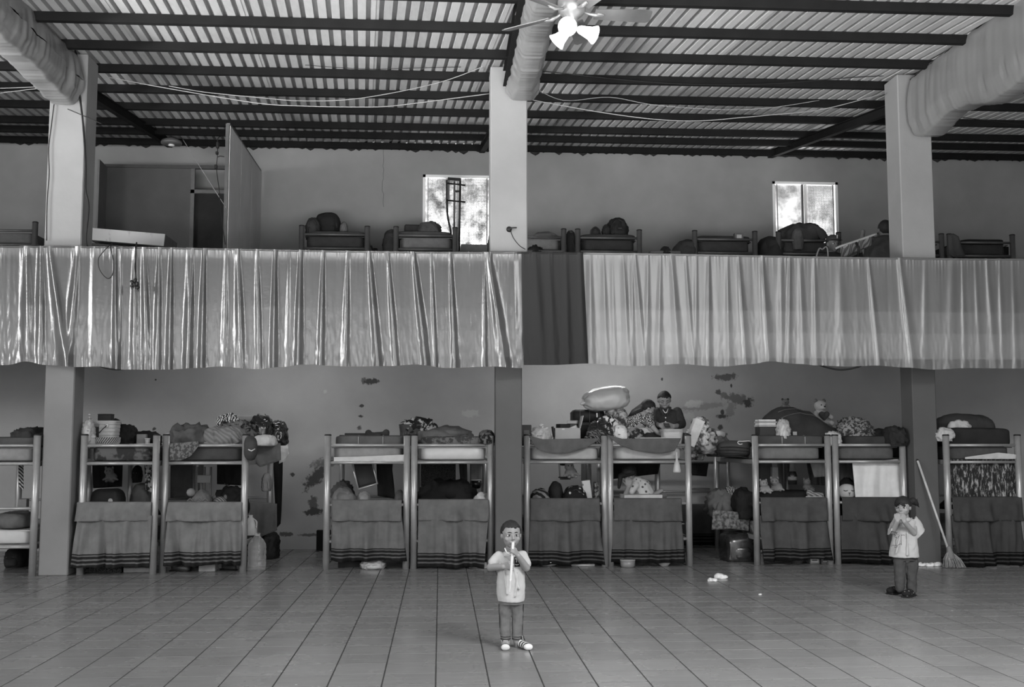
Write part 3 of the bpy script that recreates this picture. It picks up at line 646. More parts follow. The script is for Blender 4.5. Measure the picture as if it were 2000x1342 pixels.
cloth('blanket', 'black striped blanket hanging to the floor from the wall rack', 'blanket', [(1295, 986), (1398, 984)], [(1295, 1066), (1398, 1065)], 15.90, blmat(.04, 77), 5, .02)
cloth('curtain', 'printed cloth curtain across the lower bunk behind the broom', 'curtain', [(1850, 897), (1990, 897)], [(1852, 975), (1990, 975)], 13.52, pattern('script_print', 'script', .02, .30, 34, .5, .62), 6, .03, .11)
cloth('bed_sheet', 'white sheet hung across the lower bunk behind the girl', 'sheet', [(1664, 899), (1700, 901), (1757, 897)], [(1671, 974), (1768, 974)], 13.86, FAB(.55, .1), 8, .035, .06)
cloth('cloth', 'floral cloth corner hanging over the rail of the zebra pillow bunk', 'cloth', [(331, 866), (389, 862)], [(331, 898), (352, 899), (372, 891), (388, 870)], 13.38, pattern('floral_cloth', 'floral', .05, .13, 26), 2, .012)
cloth('cloth', 'white sheet edge showing below the grey mattress of the shoe-topped bunk', 'sheet', [(652, 893), (700, 892), (789, 888)], [(652, 901), (789, 901)], 13.62, mwht, 2, .01)
cloth('cloth', 'white sheet edge under the black mattress of the printed curtain bunk', 'sheet', [(1885, 893), (1950, 884), (1985, 888)], [(1885, 896), (1985, 896)], 13.43, mwht, 4, .01)
cloth('blanket', 'grey blanket hung over the side rail by the water bottle, upper bunk', 'blanket', [(492, 860), (548, 866)], [(494, 900), (508, 912), (530, 905), (549, 898)], 14.1, FAB(.13), 12, .05, .05)
cloth('blanket', 'rough grey blanket covering the lower bunk side behind the water bottle', 'blanket', [(488, 978), (541, 984)], [(488, 1050), (516, 1045), (541, 1035)], 14.6, FAB(.075), 13, .03)
cloth('garment', 'black garment hanging at the rear post beside the peeling wall', 'clothing', [(534, 896), (552, 896)], [(541, 1030), (548, 1022)], 15.43, G(.008, .9), 3, .03, .05, .02, 0, 'cloth', None, .05)
cloth('towel', 'white cloth hanging at the rear corner of the zebra pillow bunk', 'towel', [(547, 860), (558, 862), (563, 872)], [(545, 905), (556, 900), (564, 885)], 15.38, FAB(.5, .15), 4, .03)
# ------------------------------------------------------------------ belongings
ZU, ZB = 1.522, .552                              # top of upper / lower mattresses in the lower row
def heap(name, lab, cat, l, r, t, Y, zb, m, seed=0, dep=None, pw=.8, amp=.22, fr=1.0, extra=None, R=I3, k=4):
    a = P(l, t, Y); c = P(r, t, Y); wd = (c.x-a.x)/2; h = max(.02, a.z-zb); dep = dep or min(wd*.9, .35)
    cen = V(((a.x+c.x)/2, Y, zb+h*.42)); th = thing(name, lab, cat, V((cen.x, Y, zb)))
    mn = min(wd, h)
    B().ell(cen, (wd*.93, dep, h*.58-amp*mn*.1), R, amp*mn*1.35, fr/mn*1.5, seed, k, pw, True, -h*.42).build('cloth' if cat in ('clothing', 'blanket', 'towel', 'cloth', 'bedding') else 'body', m, th, True)
    if cat in ('bag', 'suitcase'):
        B().ell(cen+V((wd*.05, -dep*.82, -h*.1)), (wd*.58, dep*.26, h*.24), I3, mn*.02, 2/mn, seed+2, 3, .55).build('pocket', m, th, True); B().path([cen+V((wd*(-.5+.14*i), -dep*.98-.012*0, h*.16)) for i in range(8)], max(.004, mn*.02), 5).build('zip', G(.10, .4), th)
    if extra == 'strap':
        b = B(); b.path([cen+V((wd*math.cos(u)*.75, -dep*.75, h*.5*math.sin(u))) for u in [i*math.pi/8 for i in range(9)]], mn*.07, 6); b.build('strap', mblk, th, True)
    elif extra == 'knot':
        b = B().cap(cen+V((0, 0, h*.5)), mn*.22, cen+V((wd*.08, 0, h*.7)), mn*.1); b.ell(cen+V((wd*.1, 0, h*.78)), (mn*.25, mn*.2, mn*.12), I3, mn*.08, 5/mn, seed, 2); b.build('knot', m, th, True)
    elif extra == 'sleeve':
        b = B(); s = -1 if seed % 2 else 1; b.path(smooth([cen+V((s*wd*.2, -dep*.8, h*.35)), cen+V((s*wd*.55, -dep*.95, h*.1)), cen+V((s*wd*.75, -dep*1.0, -h*.25))]), [mn*.2]*13, 8); b.build('sleeve', m, th, True)
    elif extra == 'fold':
        b = B(); b.ell(cen+V((wd*.1, -dep*.25, h*.28)), (wd*.7, dep*.7, h*.22), I3, mn*.1, 1.2/mn, seed+9, 3, .7); b.build('folded_layer', m, th, True)
    return th
def boxo(name, lab, cat, l, r, t, Y, zb, dep, m, rz=0, bev=.006, lid=None, b2=None):
    a, c = P(l, t, Y), P(r, t, Y); h = a.z-zb; cen = V(((a.x+c.x)/2, Y+dep/2, zb+h/2)); th = thing(name, lab, cat, V((cen.x, cen.y, zb)))
    B().box(cen, (c.x-a.x, dep, h), rotz(rz), bev).build('body', m, th)
    if lid: B().box(cen+V((0, 0, h/2-h*.04)), ((c.x-a.x)*1.04, dep*1.04, h*.16), rotz(rz), bev).build('lid', lid, th)
    if b2: B().box(cen+V((0, -dep/2-.002, 0)), ((c.x-a.x)*.55, .004, h*.5), rotz(rz)).build('label', b2, th)
    return th
def bear(lab, c, s, m, m2, heart=None, dirf=V((.1, -1, 0)), name='teddy_bear', flop=0):
    R = frame(dirf); t = thing(name, lab, 'plush toy', c); f = lambda x, y, z: c+R@V((x*s, y*s, z*s))
    b = B().ell(f(0, 0, .28), (.24*s, .2*s, .28*s), R, .008*s/.4, 14/s, 1, 3).ell(f(0, .05, .68), (.23*s, .2*s, .2*s), R, .006, 14/s, 2, 3)
    b.ell(f(0, .22, .63), (.1*s, .09*s, .08*s), R, 0, 1, 0, 2)
    for sx in (-1, 1):
        b.cap(f(.2*sx, .05, .42), .08*s, f(.33*sx, .2, .28), .085*s).cap(f(.12*sx, .1, .1), .1*s, f(.2*sx, .42, .07), .1*s)
    b.build('body', m, t, False, 0, .009)
    for sx in (-1, 1):
        B().ell(f(.17*sx, .0, .85), (.08*s, .04*s, .08*s), R, 0, 1, 0, 2).build('ear', m2, t, True); B().ell(f(.085*sx, .225, .71), (.025*s, .02*s, .028*s), R, 0, 1, 0, 2).build('eye', mblk, t, True)
    B().ell(f(0, .31, .655), (.04*s, .025*s, .03*s), R, 0, 1, 0, 2).build('nose', mblk, t, True)
    if heart:
        h = B()
        for sx in (-1, 1): h.cap(f(.1*sx, .27, .38), .11*s, f(0, .28, .2), .045*s)
        h.build('heart_cushion', heart, t, False, 0, .009)
    return t
def plush(name, lab, c, s, m, m2=None, dirf=V((.1, -1, 0))):
    R = frame(dirf); t = thing(name, lab, 'plush toy', c); f = lambda x, y, z: c+R@V((x*s, y*s, z*s))
    b = B().ell(f(0, 0, .3), (.34*s, .26*s, .3*s), R, .01, 12/s, 4, 3).ell(f(.12, .12, .66), (.26*s, .24*s, .24*s), R, .008, 12/s, 2, 3)
    for sx in (-1, 1): b.cap(f(.2*sx, .15, .3), .08*s, f(.42*sx, .25, .16), .07*s).cap(f(.15*sx, .2, .12), .1*s, f(.2*sx, .45, .08), .09*s)
    b.build('body', m, t, False, 0, .01)
    for sx in (-1, 1): B().ell(f(.12+.09*sx, .345, .7), (.03*s, .02*s, .035*s), R, 0, 1, 0, 2).build('eye', mblk, t, True); B().ell(f(.12+.2*sx, .05, .87), (.07*s, .04*s, .1*s), R, 0, 1, 0, 2).build('ear', m2 or m, t, True)
    return t
def shoe(lab, c, m, ang=0, s=.25, sole=None, name='shoe'):
    R = rotz(ang); t = thing(name, lab, 'shoe', c); f = lambda x, y, z: c+R@V((x*s, y*s, z*s))
    b = B().cap(f(0, -.35, .13), .15*s, f(0, .3, .16), .16*s).ell(f(0, .28, .26), (.15*s, .2*s, .18*s), R, 0, 1, 0, 2); b.build('upper', m, t, False, 0, .008)
    B().box(f(0, 0, .03), (.3*s, 1.0*s, .06*s), R, .006).build('sole', sole or mblk, t); return t
mshiny = G(.02, .22, .7, .3, 9); mclear = None
def plastic(name, v, al, rough=.15):
    k = N(name); k.fin((v, v, v, 1), rough, .6); tr = k.n('ShaderNodeBsdfTransparent'); mx = k.n('ShaderNodeMixShader'); mx.inputs[0].default_value = al
    lw = k.n('ShaderNodeLayerWeight'); lw.inputs[0].default_value = .35; k.set(mx.inputs[0], k.math('MAXIMUM', k.math('MULTIPLY', lw.outputs['Facing'], .85), al))
    k.set(mx.inputs[1], tr.outputs[0]); k.set(mx.inputs[2], k.b.outputs[0]); k.bump(k.noise(k.coord(), 14, 3), .3, .02); k.set(k.out.inputs[0], mx.outputs[0]); return k.m
mclear = plastic('clear_plastic', .55, .18); mmilky = plastic('milky_plastic', .6, .5, .3)
mcard = G(.22, .8, .2, .1, 6); mwhite = G(.48, .5, .3, .08, 6)
# --- bucket bunk top
Y = 13.80; a, c = P(188, 848, Y), P(227, 822, Y); wx = (c.x-a.x)/2; cx = (a.x+c.x)/2; zt = c.z
t = thing('storage_bucket', 'pale ribbed square bucket with wire handle standing behind a round basket', 'bucket', V((cx, Y, ZU)))
pr = [(wx*1.1*.8, 0)]; 
for i in range(7): zz = (zt-ZU)*i/7; rr = wx*(1.12+.2*i/7); pr += [(rr, zz), (rr, zz+(zt-ZU)*.1), (rr*.975, zz+(zt-ZU)*.12)]
pr += [(wx*1.38, zt-ZU-.02), (wx*1.38, zt-ZU), (wx*1.2, zt-ZU)]
B().lathe(pr, (cx, Y, ZU), 32, I3, .45).build('body', G(.42, .5, .3, .06, 5), t)
B().path(smooth([P(209, 831, Y-.17), P(203, 836, Y-.19), P(198, 841, Y-.19), P(194, 846, Y-.18)]), .005).build('handle', mblk, t); B().ell(P(209, 831, Y-.165), (.02, .01, .03), I3, 0, 1, 0, 2).build('clip', mwhite, t, True)
q = P(209, 864, 13.50); q.z = ZU; t = thing('wicker_basket', 'round woven basket with slanting ribs in front of the pale bucket', 'basket', q); rb = .15; hb = .105
B().lathe([(rb*.8, 0), (rb*.9, hb*.3), (rb, hb), (rb*1.03, hb*1.02), (rb*.97, hb), (rb*.75, .01)], q, 32).build('bowl', G(.09, .7), t, True); b = B()
for i in range(34):
    u = 2*math.pi*i/34; b.path([q+V((rb*.83*math.cos(u), rb*.83*math.sin(u), .004)), q+V((rb*1.0*math.cos(u+.25), rb*1.0*math.sin(u+.25), hb*.5)), q+V((rb*1.03*math.cos(u+.5), rb*1.03*math.sin(u+.5), hb))], .0055, 5)
tag(b.build('wicker_ribs', G(.26, .6), t), kind='stuff')
boxo('storage_box', 'dark box with a sloped lid on top of the pale bucket', 'box', 190, 217, 809, 13.93, zt-.006, .16, G(.02, .6), .1, .012, G(.03, .5))
heap('handbag', 'black bag slumped right behind the pale bucket', 'bag', 218, 236, 818, 14.25, ZU, G(.018, .7), 2, .12, .7, .15, 1, 'strap')
heap('clothes_heap', 'black clothes heap with stiff flap right of the pale bucket', 'clothing', 229, 263, 832, 14.35, ZU, G(.014, .8), 5, .2, .7, .3, 1.2, 'fold')
boxo('storage_box', 'dark flat box with ridged lid left behind the pale bucket', 'box', 176, 192, 829, 13.62, ZU-.01, .18, G(.025, .7), 0, .006, G(.2, .6))
q = P(179, 866, 13.42); q.z = ZU
t = thing('jar', 'small pale jar with dark dots beside the round basket', 'jar', q); B().lathe([(.05, 0), (.058, .01), (.06, .085), (.052, .1), (.05, .1)], q, 20).build('body', pattern('dotted_jar', 'dots', .05, .3, 38, .18, .22), t, True); B().ell(q+V((.01, 0, .11)), (.035, .035, .04), I3, .01, 30, 3, 3).build('lid', mmilky, t, True)
heap('plastic_bag', 'crumpled clear plastic bag against the scratched pillar', 'bag', 163, 184, 820, 13.44, ZU, mmilky, 3, .09, .9, .35, 1.3, 'knot')
boxo('food_box', 'pale carton right of the black clothes heap on the bucket bunk', 'box', 266, 284, 848, 14.0, ZU, .12, G(.2, .7), .1)
q = P(288, 860, 13.95); q.z = ZU; t = thing('cup', 'translucent cup beside the pale carton on the bucket bunk', 'cup', q); B().lathe([(.025, 0), (.033, .095), (.03, .095), (.023, .006)], q, 18).build('wall', mmilky, t, True); B().lathe([(.0345, .09), (.036, .094), (.0345, .098)], q, 18).build('rim', mwhite, t, True)
t = thing('tray', 'thin tray with papers along the front of the bucket bunk', 'tray', P(266, 863, 13.55)); a, c = P(230, 863, 13.5), P(303, 863, 13.5); B().box(((a.x+c.x)/2, 13.6, ZU+.008), (c.x-a.x, .2, .014), I3, .004).build('board', G(.08, .6), t)
for i in range(4): B().box((a.x+.09+.1*i, 13.55, ZU+.02+.003*i), (.11, .08, .008), rotz(.3*i-.4)).build('paper', G(.45, .8), t)
heap('clothes_heap', 'low black clothes behind the cup on the bucket bunk', 'clothing', 262, 312, 846, 14.6, ZU, G(.014, .9), 6, .25, .7, .2)
# --- zebra pillow bunk top
heap('pillow', 'pale round pillow near the paired posts of the zebra pillow bunk', 'pillow', 320, 356, 842, 14.1, ZU, G(.34, .7), 1, .2, .9, .1, .7, 'fold')
heap('jacket', 'crumpled grey jacket left on the zebra pillow bunk', 'clothing', 338, 408, 836, 13.85, ZU, FAB(.075), 11, .18, .75, .34, 1.3, 'sleeve')
heap('pullover', 'striped folded pullover at the middle of the zebra pillow bunk', 'clothing', 404, 480, 838, 13.8, ZU, pattern('faded_stripes', 'stripes', .12, .17, 9, .3, .7), 14, .17, .6, .22, 1.0, 'sleeve')
heap('pillow', 'black and white zebra print pillow on a clothes heap', 'pillow', 424, 476, 808, 14.25, ZU+.02, pattern('zebra_print', 'zebra', .015, .45, 9, .45, .55), 21, .16, .8, .12, .8, 'fold', Matrix.Rotation(-.3, 3, 'Y'))
boxo('board', 'pale grey flat board behind the zebra print pillow', 'board', 464, 497, 812, 14.6, ZU, .05, G(.2, .6), .1)
heap('clothes_heap', 'dark crumpled clothes under the zebra print pillow', 'clothing', 430, 498, 830, 14.1, ZU, pattern('mottled_dark', 'floral', .015, .12, 14), 24, .2, .7, .34, 1.5, 'sleeve')
heap('rubbish_bag', 'glossy black bag right of the zebra print pillow', 'bag', 492, 530, 813, 14.3, ZU, mshiny, 7, .2, .75, .34, 1.3, 'fold')
heap('rubbish_bag', 'glossy black bag overhanging the right end of the zebra pillow bunk', 'bag', 526, 559, 826, 14.5, ZU, mshiny, 9, .22, .8, .34, 1.3, 'fold')
heap('pillow', 'flat white pillow below the glossy black bags', 'pillow', 496, 541, 851, 13.9, ZU, G(.45, .8), 3, .2, .7, .12, 1, 'fold')
c0 = P(490, 875, 13.36); t = thing('cap', 'dark cap with a white line hung on the corner post', 'cap', c0)
B().ell(c0, (.085, .1, .15), I3, .02, 9, 4, 3, .9, False).build('crown', FAB(.05), t, True); B().path([P(485, 878, 13.25), P(491, 881, 13.24), P(498, 877, 13.27)], .008).build('white_line', mwhite, t, True)
# --- shoe-topped bunk and dark basket bunk
def roll(lab, l, r, t_, Y, m, z0=ZU, dep=.5, seed=0, name='blanket', seams=()):
    a, c = P(l, t_, Y), P(r, t_, Y); h = a.z-z0; t = thing(name, lab, 'blanket', V(((a.x+c.x)/2, Y+dep/2, z0)))
    B().ell(((a.x+c.x)/2, Y+dep/2, z0+h*.5), ((c.x-a.x)/2, dep/2, h*.54), I3, .012, 3, seed, 4, .3, False, -h*.5).build('cloth', m, t, True)
    for s in seams: q = P(s, t_, Y); B().box((q.x, Y-.004, z0+h*.5), (.008, .012, h*.8)).box((q.x, Y+dep*.4, z0+h*1.0), (.008, dep*.6, .01)).build('check_line', G(.25, .9), t)
    return t
roll('grey checked blanket roll on the shoe-topped bunk', 654, 789, 851, 13.72, FAB(.085), ZU, .5, 3, 'blanket', (700, 748))
boxo('folder', 'flat black folder lying behind the checked blanket roll', 'folder', 672, 716, 846, 14.3, ZU, .2, mblk, .1, .004)
zr = P(700, 850, 14.1).z
shoe('dark shoe of the pair lying on the checked blanket, toe up', P(729, 846, 13.95)-V((0, 0, .06)), FAB(.03), 1.2, .24, G(.1, .6)); shoe('dark shoe of the pair leaning beside its mate towards the basket', P(745, 845, 14.05)-V((0, 0, .06)), FAB(.045), -1.1, .24, G(.1, .6))
q = V((P(805, 850, 14.2).x, 14.2, ZU)); t = thing('laundry_basket', 'dark ridged basket heaped with clothes above paired posts', 'basket', q); hb = P(805, 829, 14.2).z-ZU
B().lathe([(.13, 0), (.165, hb), (.175, hb), (.17, hb*.9), (.14, .02)], q, 30, I3, .6).build('body', G(.03, .6), t); b = B()
for i in range(26): u = 2*math.pi*i/26; b.box(q+V((.155*math.copysign(abs(math.cos(u))**.6, math.cos(u)), .155*math.copysign(abs(math.sin(u))**.6, math.sin(u)), hb*.5)), (.01, .01, hb*.9), rotz(u))
tag(b.build('ridges', G(.06, .6), t), kind='stuff')
heap('clothes_heap', 'black and pale clothes heaped inside the dark ridged basket', 'clothing', 787, 850, 822, 14.2, q.z+hb*.6, pattern('black_white_clothes', 'floral', .01, .3, 9, .55, .62), 5, .14, .8, .35, 1.6, 'sleeve')
heap('blanket', 'rumpled grey blanket hump sloping down from the dark ridged basket', 'bedding', 806, 925, 836, 14.35, ZU, FAB(.1), 17, .5, .9, .2, .8, 'fold')
roll('patterned quilt edge lying over the plastic covered mattress', 822, 955, 853, 13.75, pattern('quilt_dark', 'floral', .04, .11, 22), ZU, .6, 6)
heap('backpack', 'dark patterned backpack beside the middle pillar on the upper bunk', 'bag', 935, 966, 841, 13.8, ZU, pattern('dark_pattern', 'floral', .01, .1, 20), 8, .2, .7, .12, 1, 'strap')
# --- cardboard box bunk top
boxo('speaker_box', 'small black box on the corner post right of the middle pillar', 'box', 1019, 1038, 830, 13.85, ZU, .14, G(.02, .5), 0, .006, None, G(.06, .4))
heap('plastic_bag', 'crumpled white plastic bag left of the cardboard box', 'bag', 1038, 1073, 837, 13.9, ZU, mmilky, 12, .12, .85, .34, 1.6, 'knot')
Y = 13.86; a, c = P(1085, 859, Y), P(1133, 836, Y); cx = (a.x+c.x)/2; wx = c.x-a.x; h = c.z-ZU; t = thing('cardboard_box', 'open cardboard box full of dark goods on the upper bunk', 'box', V((cx, Y, ZU))); b = B()
b.box((cx, Y, ZU+h/2), (wx, .008, h)).box((cx, Y+.26, ZU+h/2), (wx, .008, h)).box((cx-wx/2, Y+.13, ZU+h/2), (.008, .26, h)).box((cx+wx/2, Y+.13, ZU+h/2), (.008, .26, h)).box((cx, Y+.13, ZU+.006), (wx, .26, .008)); b.build('walls', G(.30, .8, .2, .08, 6), t)
B().box((cx+wx/2+.02, Y+.10, ZU+h+.075), (.008, .25, .17), roty(.25)).build('flap', G(.34, .8), t); B().box((cx-wx/2-.015, Y+.13, ZU+h-.05), (.008, .25, .14), roty(-.15)).build('flap', G(.05, .8), t)
B().box((cx+.08, Y+.1, ZU+h-.01), (.12, .008, .06), roty(-.4)).build('flap', G(.45, .8), t); B().box((cx-.06, Y-.004, ZU+h-.015), (.035, .006, .018)).build('sticker', mwhite, t)
boxo('case', 'black case tilted inside the open cardboard box', 'box', 1090, 1112, 828, 13.95, ZU+.06, .14, mblk, .3); boxo('case', 'black boxed set with pale edge inside the open cardboard box', 'box', 1110, 1129, 823, 13.97, ZU+.05, .12, G(.03, .5), -.3, .005, G(.3, .6))
Y = 14.5; a, c = P(1120, 826, Y), P(1181, 800, Y); t = thing('suitcase', 'black suitcase lying under the big inflated plastic sack', 'suitcase', V(((a.x+c.x)/2, Y, a.z))); zc = (a.z+c.z)/2
B().box(((a.x+c.x)/2, Y+.2, zc), (c.x-a.x, .4, c.z-a.z), I3, .035).build('shell', G(.012, .6), t, True)
for k in range(3): B().box((a.x+.09+.13*k, Y-.003, zc), (.007, .012, (c.z-a.z)*.9)).build('zip', G(.04, .4), t)
B().box(P(1166, 811, Y-.012), (.02, .012, .06), I3, .004).build('zip_pull', G(.7, .3), t)
boxo('storage_box', 'dark storage box carrying the black suitcase', 'box', 1124, 1184, 826.5, 14.5, ZU, .4, G(.015, .7), 0, .01, G(.03, .6))
cB = P(1184, 779, 14.45); t = thing('plastic_sack', 'big inflated glossy pale plastic sack on the suitcase', 'bag', cB)
b = B(); vv, ff = ico(5); so = V((3, 1, 9)); vs = []
for u in vv:
    e = abs(u.x); pf = V([math.copysign(abs(g_)**p_, g_) for g_, p_ in zip(u, (.62, .8, .72))]); q = V((pf.x*.305, pf.y*.2, pf.z*(.158+.012*u.x)))
    ang = math.atan2(u.z, u.y); ed = max(0, e-.55)/.45; q += u*(.020*math.sin(ang*9+2*noise.noise(u*2))*ed**1.2*(1 if u.x < 0 else .6) + .010*(1-2*abs(noise.noise(V((u.x*3, ang*1.3, 2)))))) ; vs.append(cB + roty(-.13) @ q)
b.add(vs, ff).build('body', G(.40, .34, .5, .05, 5), t, True); B().cap(cB+V((-.30, -.02, -.05)), .05, cB+V((-.34, -.03, -.07)), .02).build('tied_end', G(.42, .25, .6, .05, 5), t, True)
heap('cushion', 'paisley patterned cushion under the inflated sack, left of the woman', 'cushion', 1180, 1226, 797, 14.5, ZU, pattern('paisley', 'floral', .05, .36, 15, .42, .6), 6, .18, .6, .15, .8, 'fold')
heap('carrier_bag', 'glossy black carrier bag with clothes beside the cardboard box', 'bag', 1152, 1192, 824, 14.0, ZU, mshiny, 16, .2, .75, .3, 1.5, 'strap')
heap('printed_shirt', 'white shirt with dark print draped over the black carrier bag', 'clothing', 1167, 1206, 815, 14.15, ZU+.12, pattern('zebra_shirt', 'zebra', .03, .6, 5, .3, .42), 19, .16, .8, .2, 1, 'sleeve')
heap('clothes_heap', 'dark striped cloth heap at the paired posts beside the carrier bag', 'clothing', 1146, 1184, 843, 13.83, ZU, pattern('dark_stripe', 'stripes', .015, .12, 16), 20, .1, .7, .3, 1.3, 'sleeve')
# --- seated man's bunk top (people are added below)
heap('shopping_bag', 'white shopping bag next to the woman', 'bag', 1192, 1224, 833, 13.98, ZU, G(.55, .5), 22, .12, .7, .28, 1.2, 'strap')
heap('handbag', 'dark round bag lying in front of the woman', 'bag', 1224, 1256, 838, 13.9, ZU, pattern('bag_dark', 'floral', .02, .2, 9), 23, .1, .75, .24, 1.2, 'strap')
boxo('magazine', 'dark magazines spread under the printed trousers', 'magazine', 1240, 1298, 855, 13.8, ZU, .2, G(.03, .5), .02, .003, G(.3, .5))
Y = 13.84; a, c = P(1299, 858, Y), P(1331, 838, Y); cx, wx, h = (a.x+c.x)/2, c.x-a.x, c.z-ZU; t = thing('storage_bin', 'clear plastic bin with ridged lid in front of the seated man', 'container', V((cx, Y, ZU)))
B().lathe([(wx*.52, 0), (wx*.62, h*.85), (wx*.6, h*.85), (wx*.5, .01)], (cx, Y+.1, ZU), 28, I3, .4).build('body', mmilky, t); B().lathe([(wx*.66, h*.84), (wx*.68, h*.92), (wx*.64, h*.94), (wx*.66, h), (wx*.5, h)], (cx, Y+.1, ZU), 28, I3, .4).build('lid', G(.32, .35), t)
t = boxo('book', 'thick pale book leaning on the corner post beside the man', 'book', 1338, 1356, 815, 14.1, ZU, .18, G(.5, .7)); t.rotation_euler = (0, .42, 0)
t = boxo('book', 'dark covered folder leaning behind the thick pale book', 'book', 1346, 1362, 812, 14.2, ZU, .2, G(.06, .5)); t.rotation_euler = (0, .42, 0)
heap('gift_bag', 'shiny black and silver bag right of the leaning book', 'bag', 1352, 1382, 817, 14.3, ZU, pattern('shiny_print', 'floral', .04, .5, 16, .42, .58, .3), 25, .14, .6, .25, 1.2, 'strap')
t = plush('plush_toy', 'pale plush toy among clothes right of the shiny bag', V((P(1383, 850, 14.9).x, 14.9, ZU+.02)), .25, G(.5, .9), G(.2, .9))
q = P(1405, 848.5, 15.1); t = thing('paper_roll', 'white paper roll lying on its side on the clothes heap', 'roll', q); B().lathe([(.05, -.07), (.05, .07), (.02, .07)], q, 20, rotz(.2)@roty(math.pi/2)).build('paper', mwhite, t, True); B().lathe([(.02, .068), (.02, .074), (.012, .074)], q, 14, rotz(.2)@roty(math.pi/2)).build('core', mblk, t)
heap('clothes_heap', 'pale mixed clothes heap filling the gap right of the seated man', 'clothing', 1342, 1394, 840, 14.9, 1.40, pattern('mixed_pale', 'floral', .06, .5, 9, .4, .6), 28, .25, .8, .36, 1.5, 'sleeve')
heap('clothes_heap', 'pale crumpled shirt stuffed between the rack rails', 'clothing', 1346, 1372, 872, 15.8, 1.30, pattern('mixed_pale2', 'floral', .12, .5, 12), 31, .1, .85, .36, 1.5, 'sleeve')
heap('clothes_heap', 'grey crumpled clothes under the white paper roll', 'clothing', 1382, 1420, 851, 15.2, 1.36, FAB(.12), 33, .16, .8, .34, 1.4, 'fold')
# --- teddy bear bunk top
t = thing('blanket_roll', 'rolled dark blanket with black stripes over the side rail of the teddy bear bunk', 'blanket', P(1434, 880, 14.6)); a, c = P(1404, 880, 14.6), P(1462, 880, 14.2)
B().ell((a+c)/2+V((.05, .1, .02)), (.24, .42, .115), rotz(-.3), .012, 4, 3, 4, .6, False).build('cloth', FAB(.075), t, True)
for k in range(4): B().path(smooth([P(1403+6*abs(k-1.5)*.5, 874+6*k, 14.12), P(1430, 873+6*k, 14.06), P(1462, 876+6*k, 14.0)]), .007, 5).build('stripe', mblk, t, True)
t = thing('hanger', 'white wire hanger hooked over the side rail of the teddy bear bunk', 'hanger', P(1445, 862, 13.9)); B().path(smooth([P(1466, 861, 13.85), P(1450, 862, 13.9), P(1443, 862, 13.9), P(1441, 865, 13.9), P(1445, 868, 13.9), P(1450, 867, 13.9)]), .006).build('wire', mwhite, t, True)
zz = ZU+.005; boxo('storage_box', 'black flat box under the stacked books', 'box', 1484, 1519, 834, 13.95, zz, .22, G(.015, .4), 0, .005, None)
zz = P(1500, 834, 13.95).z+.002; tops = (830, 826.5, 823, 819.5)
for k, tp in enumerate(tops):
    boxo('book', ['pale grey book at the bottom of the stack on the black box', 'white book second from the bottom of the stack on the black box', 'grey book just under the top book on the black box', 'white book topmost of the stack on the black box'][k], 'book', 1482+(k % 2), 1517-(k % 2)*1.5, tp, 13.95, zz, .2, G((.3, .55, .28, .5)[k], .7), (.04, -.03, .05, -.04)[k], .003); zz = P(1500, tp, 13.95).z+.002
heap('plastic_bag', 'crumpled clear bag right of the stacked books', 'bag', 1516, 1540, 821, 13.95, ZU, mmilky, 41, .1, .8, .34, 1.5, 'sleeve')
t = thing('blanket', 'big dark blanket mound sloping down behind the stacked books', 'blanket', V((P(1560, 850, 14.5).x, 14.5, ZU))); b = B(); L0, L1 = 1497, 1660; PR = [(1497, 815), (1512, 802), (1525, 797), (1550, 797), (1580, 806), (1600, 822), (1625, 837), (1660, 846)]
def fnm(u, v):
    px = L0+(L1-L0)*u; h = P(px, ilin(PR, px), 14.5).z-ZU; y = 14.06+.95*v; k = math.sin(math.pi*min(1, max(0, v)))**.5
    return V((P(px, 850, 14.5).x, y, ZU+(h*k+.01)*(1 if 0 < u < 1 else .02)+.018*(noise.noise(V((px*.05, v*4, 3))))*k))
b.grid(fnm, 50, 26).build('cloth', FAB(.04), t, True, .01)
for k in range(2): B().path([V(fnm(.1+.08*i, .18+.12*k+.02*i))+V((0, -.008, .006)) for i in range(11)], .006, 5).build('seam', G(.08, .9), t, True)
bear('small dark teddy peeking over the dark blanket mound', V((P(1534, 800, 14.95).x, 14.95, P(1534, 806, 14.95).z)), .22, G(.12, .95), G(.04, .95), None, V((-.3, -1, -.1)))
bear('white teddy bear holding a dark heart cushion against the wall', V((P(1601, 828, 15.0).x, 15.0, P(1601, 830, 15.0).z)), .40, G(.36, .95), G(.12, .95), FAB(.05), V((.25, -1, -.05)))
boxo('box', 'dark low box propping up the white teddy bear', 'box', 1580, 1626, 831, 14.9, ZU, .3, G(.04, .8))
t = boxo('note', 'small white card stuck on the dark blanket mound', 'card', 1548, 1557, 843, 14.0, ZU+.01, .01, G(.4, .7), .3, .002)
roll('dark checked blanket along the front of the teddy bear bunk', 1479, 1611, 851, 13.82, FAB(.06), ZU, .3, 9, 'blanket', (1527, 1572))
heap('clothes_heap', 'crumpled black and pale patterned clothes above the paired posts', 'clothing', 1638, 1694, 824, 14.2, ZU, pattern('crumpled_pattern', 'floral', .03, .2, 24), 45, .2, .75, .36, 1.6, 'sleeve')
heap('towel', 'white cloth scrap draped at the paired posts beside the patterned clothes', 'towel', 1612, 1640, 846, 13.85, ZU, G(.42, .9), 46, .08, .8, .3, 1.4, 'fold')
roll('dark flat blanket left of the right lower pillar', 1652, 1768, 852, 13.85, FAB(.04), ZU, .5, 12)
heap('clothes_heap', 'black clothes pressed against the broom pillar', 'clothing', 1730, 1764, 836, 13.85, ZU, G(.02, .9), 48, .2, .75, .3, 1.2, 'fold'); heap('clothes_heap', 'dark flat clothes between the patterned heap and the broom pillar', 'clothing', 1690, 1742, 842, 14.3, ZU, G(.02, .9), 49, .2, .7, .2, 1, 'sleeve')
